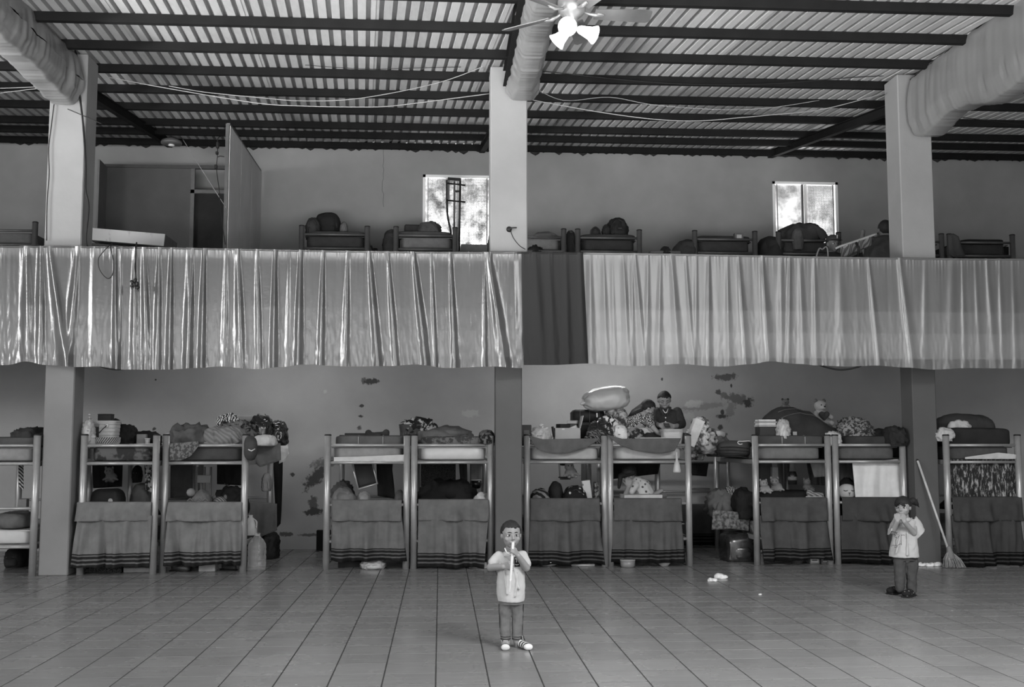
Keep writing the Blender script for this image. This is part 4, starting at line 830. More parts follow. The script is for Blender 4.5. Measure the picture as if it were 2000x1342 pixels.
# --- printed curtain bunk top and cut-off bunk top
heap('pillow', 'large dark pillow on top of the printed curtain bunk', 'pillow', 1822, 1938, 811, 14.3, ZU, FAB(.05), 51, .2, .6, .06, .7, 'fold'); heap('t_shirt', 'white t-shirt thrown in front of the large dark pillow', 'clothing', 1853, 1894, 824, 13.95, ZU+.10, G(.5, .9), 52, .08, .85, .25, 1.4, 'sleeve')
roll('thick black rolled mattress pad below the white t-shirt', 1848, 1978, 837, 13.62, FAB(.025), ZU, .5, 14, 'mattress_pad'); heap('towel', 'white bundle on the corner post behind the broom', 'towel', 1829, 1860, 838, 13.55, 1.58, G(.42, .9), 53, .09, .85, .25, 1.2, 'fold')
heap('clothes_heap', 'dark clothes with a bag strap on the cut-off bunk', 'clothing', 34, 92, 840, 13.7, ZU, G(.03, .85), 55, .3, .75, .28, 1.2, 'strap'); roll('grey rumpled blanket on top of the cut-off bunk', -40, 74, 854, 13.28, FAB(.07), ZU, .6, 15)
# ------------------------------------------------------------------ inside the lower bunks
fab05, fab02, fab10 = FAB(.05), FAB(.02), FAB(.10)
# cut-off bunk
cloth('garment', 'thin striped scarf hanging inside the cut-off bunk', 'scarf', [(36, 906), (46, 906)], [(37, 950), (46, 958)], 14.2, pattern('scarf_stripe', 'stripes', .02, .4, 14), 2, .03, .1)
boxo('carton', 'small pale carton on the lower mattress of the cut-off bunk', 'box', 36, 52, 975, 14.6, ZB, .1, G(.2, .8)); heap('blanket', 'folded grey blanket on the lower mattress of the cut-off bunk', 'bedding', -5, 66, 1001, 13.5, ZB, fab10, 3, .3, .7, .1, .7, 'fold')
heap('holdall', 'dark bag under the cut-off bunk', 'bag', 20, 60, 1068, 14.3, 0, G(.02, .8), 4, .3, .7, .15, 1, 'strap')
# bucket bunk
heap('suitcase', 'dark soft suitcase with a pale round badge in the bucket bunk', 'suitcase', 180, 244, 955, 13.95, ZB, G(.025, .7), 6, .2, .5, .06, .8, 'strap')
B().lathe([(.025, 0), (.028, .01), (.02, .014)], P(216, 978, 13.70), 16, rotx(math.pi/2)).build('badge', G(.4, .6), bpy.data.objects['suitcase.001'] if 'suitcase.001' in bpy.data.objects else None)
cloth('garment', 'dark clothes hanging at the back of the bucket bunk', 'clothing', [(180, 906), (240, 906)], [(182, 953), (238, 950)], 15.0, fab02, 7, .05, .12); plush('plush_toy', 'pale plush toy hanging among dark clothes in the bucket bunk', P(217, 942, 14.9), .22, G(.2, .9))
heap('hanging_bag', 'black hanging bag beside the inner post of the bucket bunk', 'bag', 260, 277, 910, 14.8, 1.03, G(.012, .9), 8, .12, .8, .15, 1, 'strap')
heap('cushion', 'grey cushion leaning right inside the bucket bunk', 'cushion', 258, 298, 945, 14.3, ZB, G(.09, .9), 9, .16, .7, .12, .8, 'fold'); cloth('garment', 'mottled shirt hanging by the right post of the bucket bunk', 'clothing', [(282, 908), (303, 908)], [(284, 955), (303, 968)], 14.1, pattern('mottled_shirt', 'floral', .02, .3, 22), 11, .03, .15)
boxo('board', 'grey board at the far left inside the bucket bunk', 'board', 157, 171, 918, 15.2, ZB, .04, G(.1, .8))
# zebra pillow bunk
cloth('cloth', 'plain grey cloth hanging at the left inside the zebra pillow bunk', 'cloth', [(333, 906), (376, 906)], [(333, 972), (376, 970)], 14.9, FAB(.07), 12, .02)
Y = 14.7; t = thing('chair', 'pale wooden chair back showing inside the zebra pillow bunk', 'chair', V((P(398, 950, Y).x, Y, ZB))); b = B()
for x in (386, 400, 412): q = P(x, 912, Y); b.box((q.x, Y, (q.z+ZB)/2), (.025, .025, q.z-ZB))
b.build('uprights', G(.14, .7), t); q0, q1 = P(386, 928, Y), P(412, 943, Y); B().box(((q0.x+q1.x)/2, Y-.02, (q0.z+q1.z)/2), (q1.x-q0.x, .02, q0.z-q1.z), I3, .004).build('back_slat', G(.28, .7), t); B().box(((q0.x+q1.x)/2, Y+.1, ZB+.08), (.22, .22, .03), I3, .004).build('seat', G(.14, .7), t)
t = plush('plush_toy', 'round striped plush toy with a wide smile in the zebra pillow bunk', V((P(436, 970, 14.1).x, 14.1, ZB+.02)), .34, pattern('striped_plush', 'stripes', .10, .34, 12), G(.15, .9))
B().path(smooth([P(438, 944, 13.86), P(443, 948, 13.84), P(449, 947, 13.86)]), .006).build('smile', mblk, t)
heap('plush_toy', 'flat turtle shaped plush toy lying in the zebra pillow bunk', 'plush toy', 376, 412, 958, 13.9, ZB+.1, G(.14, .95), 15, .15, .9, .15, 1, 'sleeve'); B().ell(P(373, 962, 13.8), (.055, .06, .055), I3, 0, 1, 0, 2).build('head', G(.2, .9), bpy.data.objects['plush_toy.003'] if 'plush_toy.003' in bpy.data.objects else None, True)
for x, lb in ((372, 'left'), (388, 'middle'), (402, 'right')): t = thing('slipper', 'pale slipper on the blanket fold of the zebra pillow bunk, %s of three' % lb, 'slipper', P(x, 979, 13.7)); q = V((P(x, 979, 13.62).x, 13.62, .83)); B().ell(q, (.04, .1, .018), I3, 0, 1, 0, 2).build('sole', G(.3, .8), t, True); B().path(smooth([q+V((-.04, -.02, .01)), q+V((0, -.02, .045)), q+V((.04, -.02, .01))]), .01).build('band', G(.1, .8), t, True)
heap('clothes_heap', 'black clothes heap at the back of the zebra pillow bunk', 'clothing', 420, 482, 955, 14.8, ZB, G(.015, .9), 17, .2, .8, .25, 1.2, 'fold'); heap('plush_toy', 'pale plush rabbit at the rear corner of the zebra pillow bunk', 'plush toy', 512, 530, 925, 15.0, .9, G(.2, .95), 18, .1, .85, .2, 1.2, 'sleeve')
cloth('garment', 'dark clothes hanging behind the striped plush toy', 'clothing', [(424, 906), (478, 906)], [(424, 945), (478, 948)], 15.2, fab02, 19, .05, .12)
# shoe-topped bunk
Y = 14.1; t = thing('folding_chair', 'dark folding chair hung by its frame inside the shoe-topped bunk', 'chair', P(710, 905, Y)); b = B()
for (x0, y0, x1, y1) in ((687, 904, 700, 956), (727, 904, 737, 946), (700, 956, 738, 944)): b.tube(P(x0, y0, Y), P(x1, y1, Y), .011, 8)
b.build('frame', G(.45, .3, .6, .1, 5, 0, .5), t, True); c4 = [P(691, 906, Y+.03), P(727, 906, Y+.03), P(736, 943, Y+.03), P(701, 953, Y+.03)]
B().grid(lambda u, v: (c4[0]*(1-u)+c4[1]*u)*(1-v)+(c4[3]*(1-u)+c4[2]*u)*v+V((0, .03*math.sin(u*3.1), 0)), 8, 8).build('seat', G(.025, .7), t, True, .02)
cloth('garment', 'dark dress hanging right of the folding chair', 'clothing', [(735, 905), (765, 905)], [(738, 968), (772, 974)], 14.4, fab02, 21, .05, .1); cloth('garment', 'grey shirt hanging behind the folding chair', 'clothing', [(738, 904), (768, 904)], [(745, 930), (764, 934)], 14.9, FAB(.12), 22, .04, .1)
heap('pillow', 'grey wrinkled pillow left inside the shoe-topped bunk', 'pillow', 648, 697, 955, 13.95, ZB, FAB(.15), 23, .2, .8, .15, .9, 'fold'); heap('pillow', 'pale pillow with dark hair clip below the folding chair', 'pillow', 696, 726, 960, 14.0, ZB, FAB(.2), 24, .15, .8, .15, .9, 'fold')
heap('plush_toy', 'furry grey plush toy behind the wrinkled pillow of the shoe-topped bunk', 'plush toy', 650, 690, 943, 14.6, ZB, FAB(.08), 25, .15, .85, .35, 2, 'fold'); heap('cushion', 'grey cushion at the right post of the shoe-topped bunk', 'cushion', 770, 792, 958, 14.0, ZB, FAB(.09), 26, .15, .7, .12, .8, 'fold')
# dark basket bunk
cloth('curtain', 'black cloth hung at the back of the dark basket bunk', 'curtain', [(822, 902), (890, 902)], [(822, 950), (890, 950)], 14.9, pattern('black_weave', 'dots', .012, .05, 120), 27, .03); heap('blanket', 'black fleecy blanket heap filling the dark basket bunk', 'bedding', 820, 930, 938, 14.3, ZB, FAB(.014), 28, .35, .85, .2, 1.0, 'fold')
q = P(930, 945, 14.9); t = thing('pot', 'small black pot with pale rim hanging near the middle pillar bunk post', 'pot', q); B().lathe([(.02, -.07), (.055, -.06), (.07, -.02), (.07, .05), (.065, .05), (.05, -.05)], q, 24).build('body', G(.015, .3, .6), t, True); B().lathe([(.072, .045), (.076, .05), (.072, .056)], q, 24).build('rim', G(.5, .3), t, True)
cloth('towel', 'light towel hanging behind the small black pot', 'towel', [(918, 902), (942, 902)], [(918, 948), (942, 944)], 15.3, FAB(.2), 30, .03); heap('cloth_bundle', 'white cloth bundle at the right end of the dark basket bunk', 'cloth', 925, 957, 964, 13.9, ZB, G(.4, .9), 31, .15, .8, .25, 1.2, 'sleeve'); cloth('garment', 'dark belts and straps hanging by the rear post of the dark basket bunk', 'clothing', [(896, 904), (912, 904)], [(900, 950), (913, 954)], 15.1, fab05, 32, .04, .2)
# cardboard box bunk
heap('backpack', 'dark round-topped backpack in the cardboard box bunk', 'bag', 1070, 1100, 941, 14.3, ZB, G(.02, .8), 33, .18, .75, .1, .8, 'strap'); heap('tote_bag', 'black bag with small pale motifs in the cardboard box bunk', 'bag', 1099, 1146, 950, 14.0, ZB, pattern('black_pale_motif', 'dots', .35, .01, 15, .2, .3), 34, .18, .7, .1, .9, 'strap')
t = boxo('gift_bag', 'pale patterned paper bag at the right post of the cardboard box bunk', 'bag', 1146, 1162, 938, 13.95, ZB, .1, pattern('pale_dotted', 'dots', .08, .42, 14, .25, .35)); t.rotation_euler = (0, -.12, 0); boxo('gift_bag', 'narrow folded paper bag beside the pale patterned one', 'bag', 1161, 1169, 942, 14.1, ZB, .1, pattern('pale_dotted2', 'floral', .08, .5, 20))
heap('clothes_heap', 'dark clothes with a pale stripe at the left of the cardboard box bunk', 'clothing', 1036, 1074, 957, 14.0, ZB, pattern('dark_pale_stripe', 'stripes', .015, .16, 4, .6, .75), 35, .2, .75, .2, 1.1, 'sleeve')
q = P(1104, 918, 14.6); t = thing('hanging_basket', 'small wire hoop basket hanging in the cardboard box bunk', 'basket', q); b = B()
for z, rr in ((.09, .10), (-.10, .09), (-.12, .07)): B().path([q+V((rr*math.cos(i*.45), rr*math.sin(i*.45), z)) for i in range(14)], .007, 5, True).build('hoop', mblk, t, True)
b = B()
for i in range(5): b.path([q+V((.1*math.cos(i*1.26), .1*math.sin(i*1.26), .09)), q+V((.09*math.cos(i*1.26), .09*math.sin(i*1.26), -.1))], .004, 4)
b.build('wires', mblk, t); heap('cap', 'dark cap inside the small hanging hoop basket', 'hat', 1094, 1112, 904, 14.55, q.z+.06, G(.015, .9), 36, .09, .85, .1, 1, 'sleeve')
plush('doll', 'pale doll hanging by the inner posts of the cardboard box bunk', P(1115, 934, 14.5), .24, G(.34, .8))
# seated man's bunk
t = boxo('table_board', 'pale folding table board in front of the person in the dotted shirt', 'table', 1219, 1294, 967, 13.95, P(1250, 975, 13.95).z, .4, G(.42, .6), 0, .004); p0 = P(1224, 976, 14.0); b = B()
for x in (1226, 1288): 
    for y in (14.0, 14.3): q = P(x, 975, y); b.box((q.x, y, (p0.z+ZB)/2), (.02, .02, p0.z-ZB))
b.build('legs', G(.2, .5), t)
q = P(1322, 906, 13.68); t = thing('spray_bottle', 'clear plastic bottle hanging upside down from the rail near the man', 'bottle', q); B().lathe([(.014, .11), (.016, .04), (.03, .02), (.05, -.09), (.045, -.11), (.01, -.112)], q, 20).build('body', mmilky, t, True); B().tube(q+V((0, 0, .1)), q+V((0, 0, .15)), .006).build('cord', mwhite, t)
cloth('garment', 'dark clothes hanging behind the person in the dotted shirt', 'clothing', [(1198, 904), (1290, 904)], [(1198, 935), (1285, 925)], 15.5, fab02, 38, .06, .1); cloth('garment', 'black handbag straps and scarf hanging in the gap right of the man', 'scarf', [(1347, 905), (1384, 904)], [(1352, 928), (1380, 930)], 15.85, fab02, 39, .05, .2)
heap('cloth_bundle', 'pale cloth folded on the wall rack lower rail', 'cloth', 1350, 1388, 968, 16.0, .86, FAB(.12), 40, .08, .8, .25, 1.2, 'fold')
# teddy bear bunk
heap('blanket', 'grey crumpled blankets piled on the floral mattress end', 'bedding', 1384, 1440, 960, 14.75, ZB, FAB(.10), 41, .3, .8, .3, 1.3, 'sleeve'); heap('bonnet', 'knitted hat lying on the crumpled blankets', 'hat', 1412, 1442, 951, 14.6, ZB+.1, pattern('knit_hat', 'zebra', .02, .3, 12), 42, .12, .8, .15, 1, 'fold'); heap('clothes_heap', 'black cloth between the knitted hat and the post', 'clothing', 1432, 1472, 955, 14.3, ZB, fab02, 43, .2, .8, .2, 1.1, 'fold')
cloth('quilt', 'leaf print quilt hanging over the open side of the teddy bear bunk', 'quilt', [(1392, 996), (1430, 999), (1466, 1004)], [(1390, 1034), (1430, 1032), (1462, 1037)], 14.2, pattern('leaf_quilt', 'floral', .05, .2, 22, .35, .65), 44, .03, .1, .02)
heap('suitcase', 'black glossy suitcase under the teddy bear bunk', 'suitcase', 1408, 1470, 1040, 14.3, .0, mshiny, 45, .25, .45, .06, .9, 'strap')
cloth('shirt', 'pale shirt hanging at the right inside the teddy bear bunk', 'clothing', [(1582, 902), (1612, 902)], [(1590, 932), (1611, 930)], 14.4, FAB(.22), 46, .05, .15); cloth('shirt', 'dark shirt hanging behind the pale one in the teddy bear bunk', 'clothing', [(1575, 902), (1612, 902)], [(1583, 946), (1612, 948)], 14.9, fab05, 47, .05, .15)
boxo('box', 'dark box panel at the left back of the teddy bear bunk', 'box', 1484, 1508, 904, 15.0, ZB+.2, .1, G(.06, .8)); t = boxo('carton', 'pale small carton leaning on the dark box panel', 'box', 1508, 1520, 912, 14.9, ZB+.25, .08, G(.3, .7))
q = P(1548, 935, 14.8); t = thing('bottle', 'dark bottle with pale cap and label in the teddy bear bunk', 'bottle', q); B().lathe([(.06, -.08), (.065, .04), (.05, .09), (.03, .12)], q, 20).build('body', G(.03, .3, .6), t, True); B().lathe([(.032, .12), (.045, .1), (.03, .24), (.01, .245)], q, 18).build('cap', G(.34, .5), t, True); B().lathe([(.0665, -.02), (.0665, .03)], q, 20).build('label', G(.3, .7), t, True)
plush('plush_toy', 'round grey plush with long ears in the teddy bear bunk', V((P(1517, 960, 14.2).x, 14.2, P(1517, 962, 14.2).z)), .22, FAB(.17), None, V((-.3, -1, 0))); plush('plush_toy', 'pale plush face beside the left post of the teddy bear bunk', V((P(1494, 962, 14.1).x, 14.1, P(1494, 964, 14.1).z)), .2, FAB(.24)); plush('plush_toy', 'small dark plush dog right of the dark bottle', V((P(1577, 958, 14.2).x, 14.2, P(1577, 960, 14.2).z)), .19, FAB(.10), None, V((.4, -1, 0)))
t = roll('black folded blanket on the mattress of the teddy bear bunk', 1486, 1606, 962, 14.0, FAB(.015), ZB, .6, 17); shoe('pale striped trainer in the teddy bear bunk', V((P(1592, 970, 13.9).x, 13.9, P(1592, 972, 13.9).z)), pattern('trainer_stripe', 'stripes', .08, .22, 14), 1.2, .24, mwhite)
# white sheet bunk and printed curtain bunk
q = P(1655, 960, 13.98); t = thing('doll_cushion', 'round pale face cushion with stitched closed eyes beside the white sheet', 'cushion', q); B().ell(q, (.115, .07, .10), I3, .006, 8, 3, 4, .85, False).build('cover', FAB(.42, .08), t, True); b = B()
for sx in (-1, 1): b.path(smooth([q+V((sx*.075, -.068, .02)), q+V((sx*.05, -.076, .01)), q+V((sx*.025, -.076, .018))]), .004, 5)
b.path([q+V((-.012, -.078, -.012)), q+V((0, -.078, -.02)), q+V((.012, -.078, -.012))], .004, 5); b.path([q+V((0, -.078, -.02)), q+V((0, -.076, -.05))], .0035, 5); b.build('stitched_face', mblk, t)
heap('clothes_heap', 'dark clothes behind the round face cushion', 'clothing', 1640, 1668, 935, 14.3, ZB, fab02, 51, .2, .8, .25, 1.2, 'fold'); cloth('garment', 'grey trousers hanging left of the white sheet', 'clothing', [(1640, 902), (1664, 902)], [(1642, 942), (1668, 946)], 14.5, FAB(.09), 52, .04, .12)
# ------------------------------------------------------------------ under the beds and on the floor
def g0(x, y): return PF(x, y)
def crate(name, lab, cat, l, r, t_, y0, m, dep=.25):
    a = PF(l, y0); return boxo(name, lab, cat, l, r, t_, a.y, .002, dep, m)
crate('crate', 'dark crate under the bucket bunk', 'crate', 157, 238, 1103, 1119, pattern('dark_crate', 'dots', .012, .06, 60)); crate('shoe_box', 'pale flat box under the right half of the bucket bunk', 'box', 241, 296, 1109, 1119, G(.28, .8))
shoe('dark shoe under the left half of the zebra pillow bunk', PF(352, 1116), G(.04, .4), 1.3, .26); crate('box', 'pale open-topped box under the middle of the zebra pillow bunk', 'box', 388, 420, 1103, 1117, G(.34, .8), .2); shoe('small dark shoe near the right post of the zebra pillow bunk', PF(447, 1113), G(.05, .4), 1.2, .22)
heap('plastic_bag', 'white plastic bag under the shoe-topped bunk', 'bag', 706, 752, 1094, 13.75, 0, G(.34, .4), 61, .2, .8, .3, 1.3, 'fold'); crate('box', 'low dark box under the left half of the shoe-topped bunk', 'box', 660, 704, 1097, 1109, G(.02, .8), .2)
t = shoe('flat pale sandal under the right edge of the dark basket bunk', PF(936, 1109), G(.3, .8), 1.4, .25, G(.45, .7), 'sandal'); t2 = heap('papers', 'stacked white papers standing behind the pale sandal', 'paper', 946, 957, 1086, 13.85, 0, G(.4, .8), 62, .05, .5, .15, 1, 'fold')
for l, r, lb in ((1050, 1092, 'white shallow bowl under the left half of the cardboard box bunk'), (1285, 1310, 'white small bowl under the right half of the seated man bunk')):
    q = PF((l+r)/2, 1106); rr = (r-l)*.0033; t = thing('bowl', lb, 'bowl', q); B().lathe([(rr*.5, 0), (rr*.9, .035), (rr, .06), (rr*.96, .06), (rr*.5, .012)], q, 24).build('body', G(.4, .4), t, True); B().lathe([(rr*1.0, .056), (rr*1.03, .06), (rr, .064)], q, 24).build('rim', G(.5, .4), t, True)
crate('box', 'flat white box under the right half of the cardboard box bunk', 'box', 1116, 1162, 1102, 1107, G(.35, .6), .2)
q = PF(1226, 1108); t = thing('pot', 'grey metal pot under the left half of the seated man bunk', 'pot', q); B().lathe([(.08, 0), (.09, .02), (.095, .09), (.09, .09), (.08, .01)], q, 24).build('body', G(.16, .35, .5), t, True); B().lathe([(.095, .085), (.1, .09), (.095, .095)], q, 24).build('rim', G(.3, .3), t, True)
q = PF(1487, 1103); t = thing('bottle', 'crumpled clear bottle beside the left post of the teddy bear bunk', 'bottle', q); B().lathe([(.03, 0), (.036, .01), (.03, .05), (.036, .08), (.03, .12), (.012, .15), (.013, .17)], q, 16).build('body', mclear, t, True); B().lathe([(.015, .165), (.015, .185)], q, 12).build('cap', mwhite, t)
q = PF(1556, 1101); t = thing('bucket', 'grey plastic bowl under the teddy bear bunk', 'bowl', q); B().lathe([(.07, 0), (.1, .09), (.104, .09), (.1, .08), (.07, .008)], q, 24).build('body', G(.12, .5), t, True); B().lathe([(.1, .085), (.108, .09), (.1, .095)], q, 24).build('rim', G(.18, .5), t, True)
def carton(l, r, lab, m, a_=0): t = crate('carton', lab, 'box', l, r, 1091, 1102, m, .14); return t
t = carton(1582, 1601, 'small carton with a pale printed panel under the teddy bear bunk', G(.2, .7)); q = PF(1591, 1102); b = B(); b.box((q.x, q.y-.004, .045), (.1, .004, .045)).build('label', G(.45, .7), t); b = B(); b.box((q.x, q.y-.007, .05), (.07, .003, .012)).build('print_line', mblk, t)
t = carton(1604, 1619, 'small dark carton with pale print lines next to the labelled carton', G(.1, .7)); q = PF(1611, 1102); b = B(); b.box((q.x-.01, q.y-.004, .06), (.06, .003, .008)).box((q.x+.005, q.y-.004, .035), (.06, .003, .008)).build('print_lines', G(.45, .7), t)
# water bottle and jug
q = PF(501, 1114); t = thing('water_bottle', 'large clear empty water bottle on the floor beside the bunk post', 'bottle', q); k = 1/1.0
B().lathe([(.10, .0), (.112, .012), (.112, .10), (.106, .115), (.112, .13), (.112, .17), (.106, .185), (.112, .2), (.112, .24), (.106, .255), (.112, .27), (.105, .32), (.075, .375), (.04, .41), (.034, .42), (.034, .455), (.03, .455)], q, 28, I3, .75).build('body', mclear, t, True)
B().lathe([(.036, .425), (.04, .43), (.036, .436)], q, 18).build('neck_ring', mmilky, t, True)
q = P(489, 1046, 14.05); t = thing('jug', 'white milky jug standing on a dark box behind the water bottle', 'jug', q); B().lathe([(.07, 0), (.085, .01), (.085, .13), (.06, .2), (.025, .23), (.025, .26)], q, 24, I3, .8).build('body', G(.42, .4), t, True); B().path(smooth([q+V((.06, -.05, .2)), q+V((.085, -.06, .17)), q+V((.08, -.06, .10))]), .012).build('handle', G(.42, .4), t, True)
boxo('box', 'dark box under the white milky jug', 'box', 474, 499, 1046.5, 13.95, 0, .25, G(.02, .8))
heap('boots', 'black boots and bags under the rear of the zebra pillow bunk', 'shoes', 512, 544, 1042, 15.0, 0, G(.012, .7), 65, .2, .7, .3, 1.3, 'sleeve')
a = PF(619, 1075); boxo('box', 'black box against the wall left of the shoe-topped bunk', 'box', 618, 645, 1036, a.y-.12, 0, .1, G(.008, .9))
# broom
qb = PF(1864, 1110); t = thing('broom', 'straw broom with pale handle leaning on the lower pillar', 'broom', qb); tp = P(1792, 899, 13.53); bs = qb+V((-.06, 0, .2))
B().path([tp, bs], .0145, 10).build('handle', G(.45, .5), t, True); B().ell(tp, (.016, .016, .016), I3, 0, 1, 0, 2).build('handle_cap', mblk, t, True); b = B()
for i in range(110):
    u, w_ = rnd.uniform(-1, 1), rnd.uniform(-1, 1); e = qb+V((.0+.135*u, .05*w_, .006+.012*rnd.random())); b.path([bs+V((.018*u, .015*w_, .01)), (bs*.45+e*.55)+V((.025*u, .01*w_, .02)), e], [.0035, .004, .0022], 4)
tag(b.build('straw_bristles', G(.22, .9, .1, .4, 20), t), kind='stuff'); B().cap(bs+V((0, 0, .05)), .026, bs+V((.02, 0, -.06)), .05).build('binding', G(.16, .8), t, True)
# paper on the floor
def scrap(lab, px, py, s, seed, name='paper_scrap'):
    q = PF(px, py); t = thing(name, lab, 'litter', q); B().ell(q+V((0, 0, s*.32)), (s, s*.7, s*.45), I3, s*.45, .9/s, seed, 3, 1, True, -s*.31).build('paper', G(.62, .8), t, True); B().grid(lambda u, v: q+V((s*(1.3*u-.2), s*(v-.5), .006+s*.25*abs(noise.noise(V((u*4+seed, v*3, 1)))))), 6, 6).build('crease', G(.55, .8), t, True, .002); return t
scrap('larger crumpled white paper on the open floor', 1408, 1130, .062, 3); scrap('smaller crumpled white paper touching the larger one on the open floor', 1392, 1136, .045, 5); scrap('tiny white paper bit alone on the floor between paper and girl', 1485, 1162, .014, 9)
for i, x in enumerate((1800, 1816, 1832)): scrap('crumpled white paper against the broom pillar base, %s' % ['nearest the girl', 'middle of three', 'nearest the broom'][i], x, 1106, .05, 11+i)
# ------------------------------------------------------------------ on the balcony
Y = 14.6; a, c = P(176, 474, Y), P(322, 452, Y); t = thing('wooden_crate', 'long pale wooden crate with dark stains beside the left balcony pillar', 'crate', V(((a.x+c.x)/2, Y+.3, a.z))); R = roty(.075)
mwd = pattern('stained_wood', 'script', .34, .06, 5, .54, .70, .8); cc = V(((a.x+c.x)/2, Y+.35, (a.z+c.z)/2)); wx = c.x-a.x; hh = .165
B().box(cc+V((0, -.35, 0)), (wx, .02, hh), R, .003).build('front_board', mwd, t); B().box(cc+V((0, .35, 0)), (wx, .02, hh), R, .003).build('rear_board', mwd, t)
for sx in (-1, 1): B().box(cc+R@V((sx*(wx/2-.01), 0, 0)), (.02, .68, hh), R, .003).build('end_board', G(.1, .8), t)
B().box(cc+R@V((0, 0, -hh/2+.01)), (wx-.03, .68, .015), R).build('bottom_board', G(.2, .8), t)
zt = min((cc+R@V((s*wx/2, 0, -hh/2))).z for s in (-1, 1)); t = thing('table', 'low dark table carrying the long wooden crate', 'table', V((cc.x, cc.y, SLT))); B().box((cc.x, cc.y, zt-.02), (wx+.1, .7, .035), R, .004).build('top', G(.03, .7), t)
for sx in (-1, 1):
    for sy in (-1, 1): B().box((cc.x+sx*(wx/2-.05), cc.y+sy*.3, (SLT+zt-.03)/2), (.05, .05, zt-.05-SLT), I3, .004).build('leg', G(.03, .7), t)
ZV = SLT+ZU
heap('handbag', 'small dark bag with handle left of the balcony backpack', 'bag', 598, 626, 427, 16.9, ZV, G(.035, .8), 71, .15, .85, .2, 1.1, 'strap'); heap('backpack', 'big dark backpack on the balcony bunk nearest the partition', 'bag', 614, 668, 418, 17.2, ZV, G(.016, .85), 72, .22, .65, .08, .7, 'strap'); heap('hat', 'grey cap hanging on the right of the big balcony backpack', 'hat', 664, 680, 434, 17.0, ZV, G(.12, .9), 73, .1, .85, .15, 1, 'sleeve')
roll('dark blanket on the balcony bunk nearest the partition', 598, 716, 450, 16.55, FAB(.05), ZV, 1.2, 74); roll('dark blanket on the balcony bunk below the dusty window', 768, 884, 450, 16.55, FAB(.06), ZV, 1.2, 75)
boxo('cushion', 'flat dark cushion on the bunk below the dusty window', 'cushion', 789, 828, 438, 16.9, ZV, .3, FAB(.03), .05, .02); heap('jacket', 'dark crumpled jacket with pale edges beside the flat dark cushion', 'clothing', 816, 862, 435, 16.9, ZV, FAB(.06), 76, .2, .8, .16, 1, 'sleeve'); heap('blanket', 'dark blanket overhanging the left side of the bunk below the window', 'bedding', 748, 782, 451, 16.9, SLT+1.15, FAB(.04), 77, .3, .8, .15, .8, 'fold')
heap('cushion', 'pale pillow between the middle pillar bunk rails', 'pillow', 1032, 1096, 458, 17.0, SLT+1.2, FAB(.16), 78, .3, .6, .1, .8, 'fold'); heap('shoe_pile', 'dark shoes on the balcony edge right of the middle pillar', 'shoes', 1030, 1060, 482, 15.5, SLT+.9, G(.02, .6), 79, .1, .8, .3, 1.3, 'sleeve')
boxo('cupboard', 'plain low cupboard holding shoes behind the dark curtain', 'cupboard', 1028, 1100, 488, 15.4, SLT, .35, G(.1, .7), 0, .01)
heap('helmet', 'round dark shiny helmet on the balcony bunk behind the dark curtain', 'helmet', 1150, 1174, 443, 17.0, ZV, G(.03, .25, .6), 80, .12, .95, .08, .7, 'strap'); heap('backpack', 'tall dark backpack with small pale mark on the balcony bunk', 'bag', 1184, 1226, 428, 17.1, ZV, G(.015, .7), 81, .2, .75, .15, 1, 'strap'); heap('clothes_heap', 'small dark crumpled cloth left of the tall balcony backpack', 'clothing', 1176, 1192, 440, 17.0, ZV, G(.02, .9), 82, .1, .85, .3, 1.2, 'fold')
roll('black blanket on the bunk with the round helmet', 1134, 1244, 456, 16.55, FAB(.04), ZV, 1.0, 83); heap('jacket', 'dark jacket with pale lining hung left of the helmet bunk', 'clothing', 1102, 1126, 452, 16.6, SLT+1.0, pattern('jacket_lining', 'floral', .02, .2, 5, .55, .62), 84, .12, .8, .2, 1, 'sleeve')
boxo('small_box', 'tiny dark box with a pale stripe on the balcony bunk rail', 'box', 1435, 1452, 455, 16.5, ZV+.012, .1, G(.1, .6), 0, .004, None, G(.4, .6)); roll('black blanket on the bunk with the tiny box', 1362, 1470, 459, 16.6, FAB(.035), ZV, 1.0, 85)
heap('blanket', 'dark blanket draped to the left of the tiny box bunk', 'bedding', 1312, 1364, 471, 16.8, SLT+1.1, FAB(.05), 86, .4, .9, .1, .7, 'fold'); heap('blanket', 'dark blanket draped between the tiny box bunk and the heaped bunk', 'bedding', 1476, 1526, 464, 16.8, SLT+1.1, FAB(.04), 87, .4, .9, .1, .7, 'fold')
heap('blanket', 'humped dark blanket heap on the bunk below the sliding window', 'bedding', 1520, 1606, 441, 16.9, ZV, FAB(.06), 88, .35, .85, .14, .8, 'sleeve'); heap('cushion', 'round grey cushion slumped over the rail below the sliding window', 'cushion', 1546, 1568, 446, 16.48, SLT+1.38, FAB(.09), 89, .08, .85, .1, .8, 'fold')
roll('black mattress cover on the bunk with the hung jacket', 1882, 1966, 466, 16.6, FAB(.02), ZV, 1.0, 91); cloth('jacket', 'dark jacket hung over the corner post of the rightmost balcony bunk', 'clothing', [(1851, 458), (1862, 456), (1872, 462)], [(1853, 497), (1866, 503), (1885, 500)], 16.36, FAB(.07), 92, .05, .12); cloth('garment', 'black clothes hanging inside the rightmost balcony bunk', 'clothing', [(1880, 482), (1970, 482)], [(1880, 503), (1970, 504)], 16.7, fab02, 93, .06, .1)
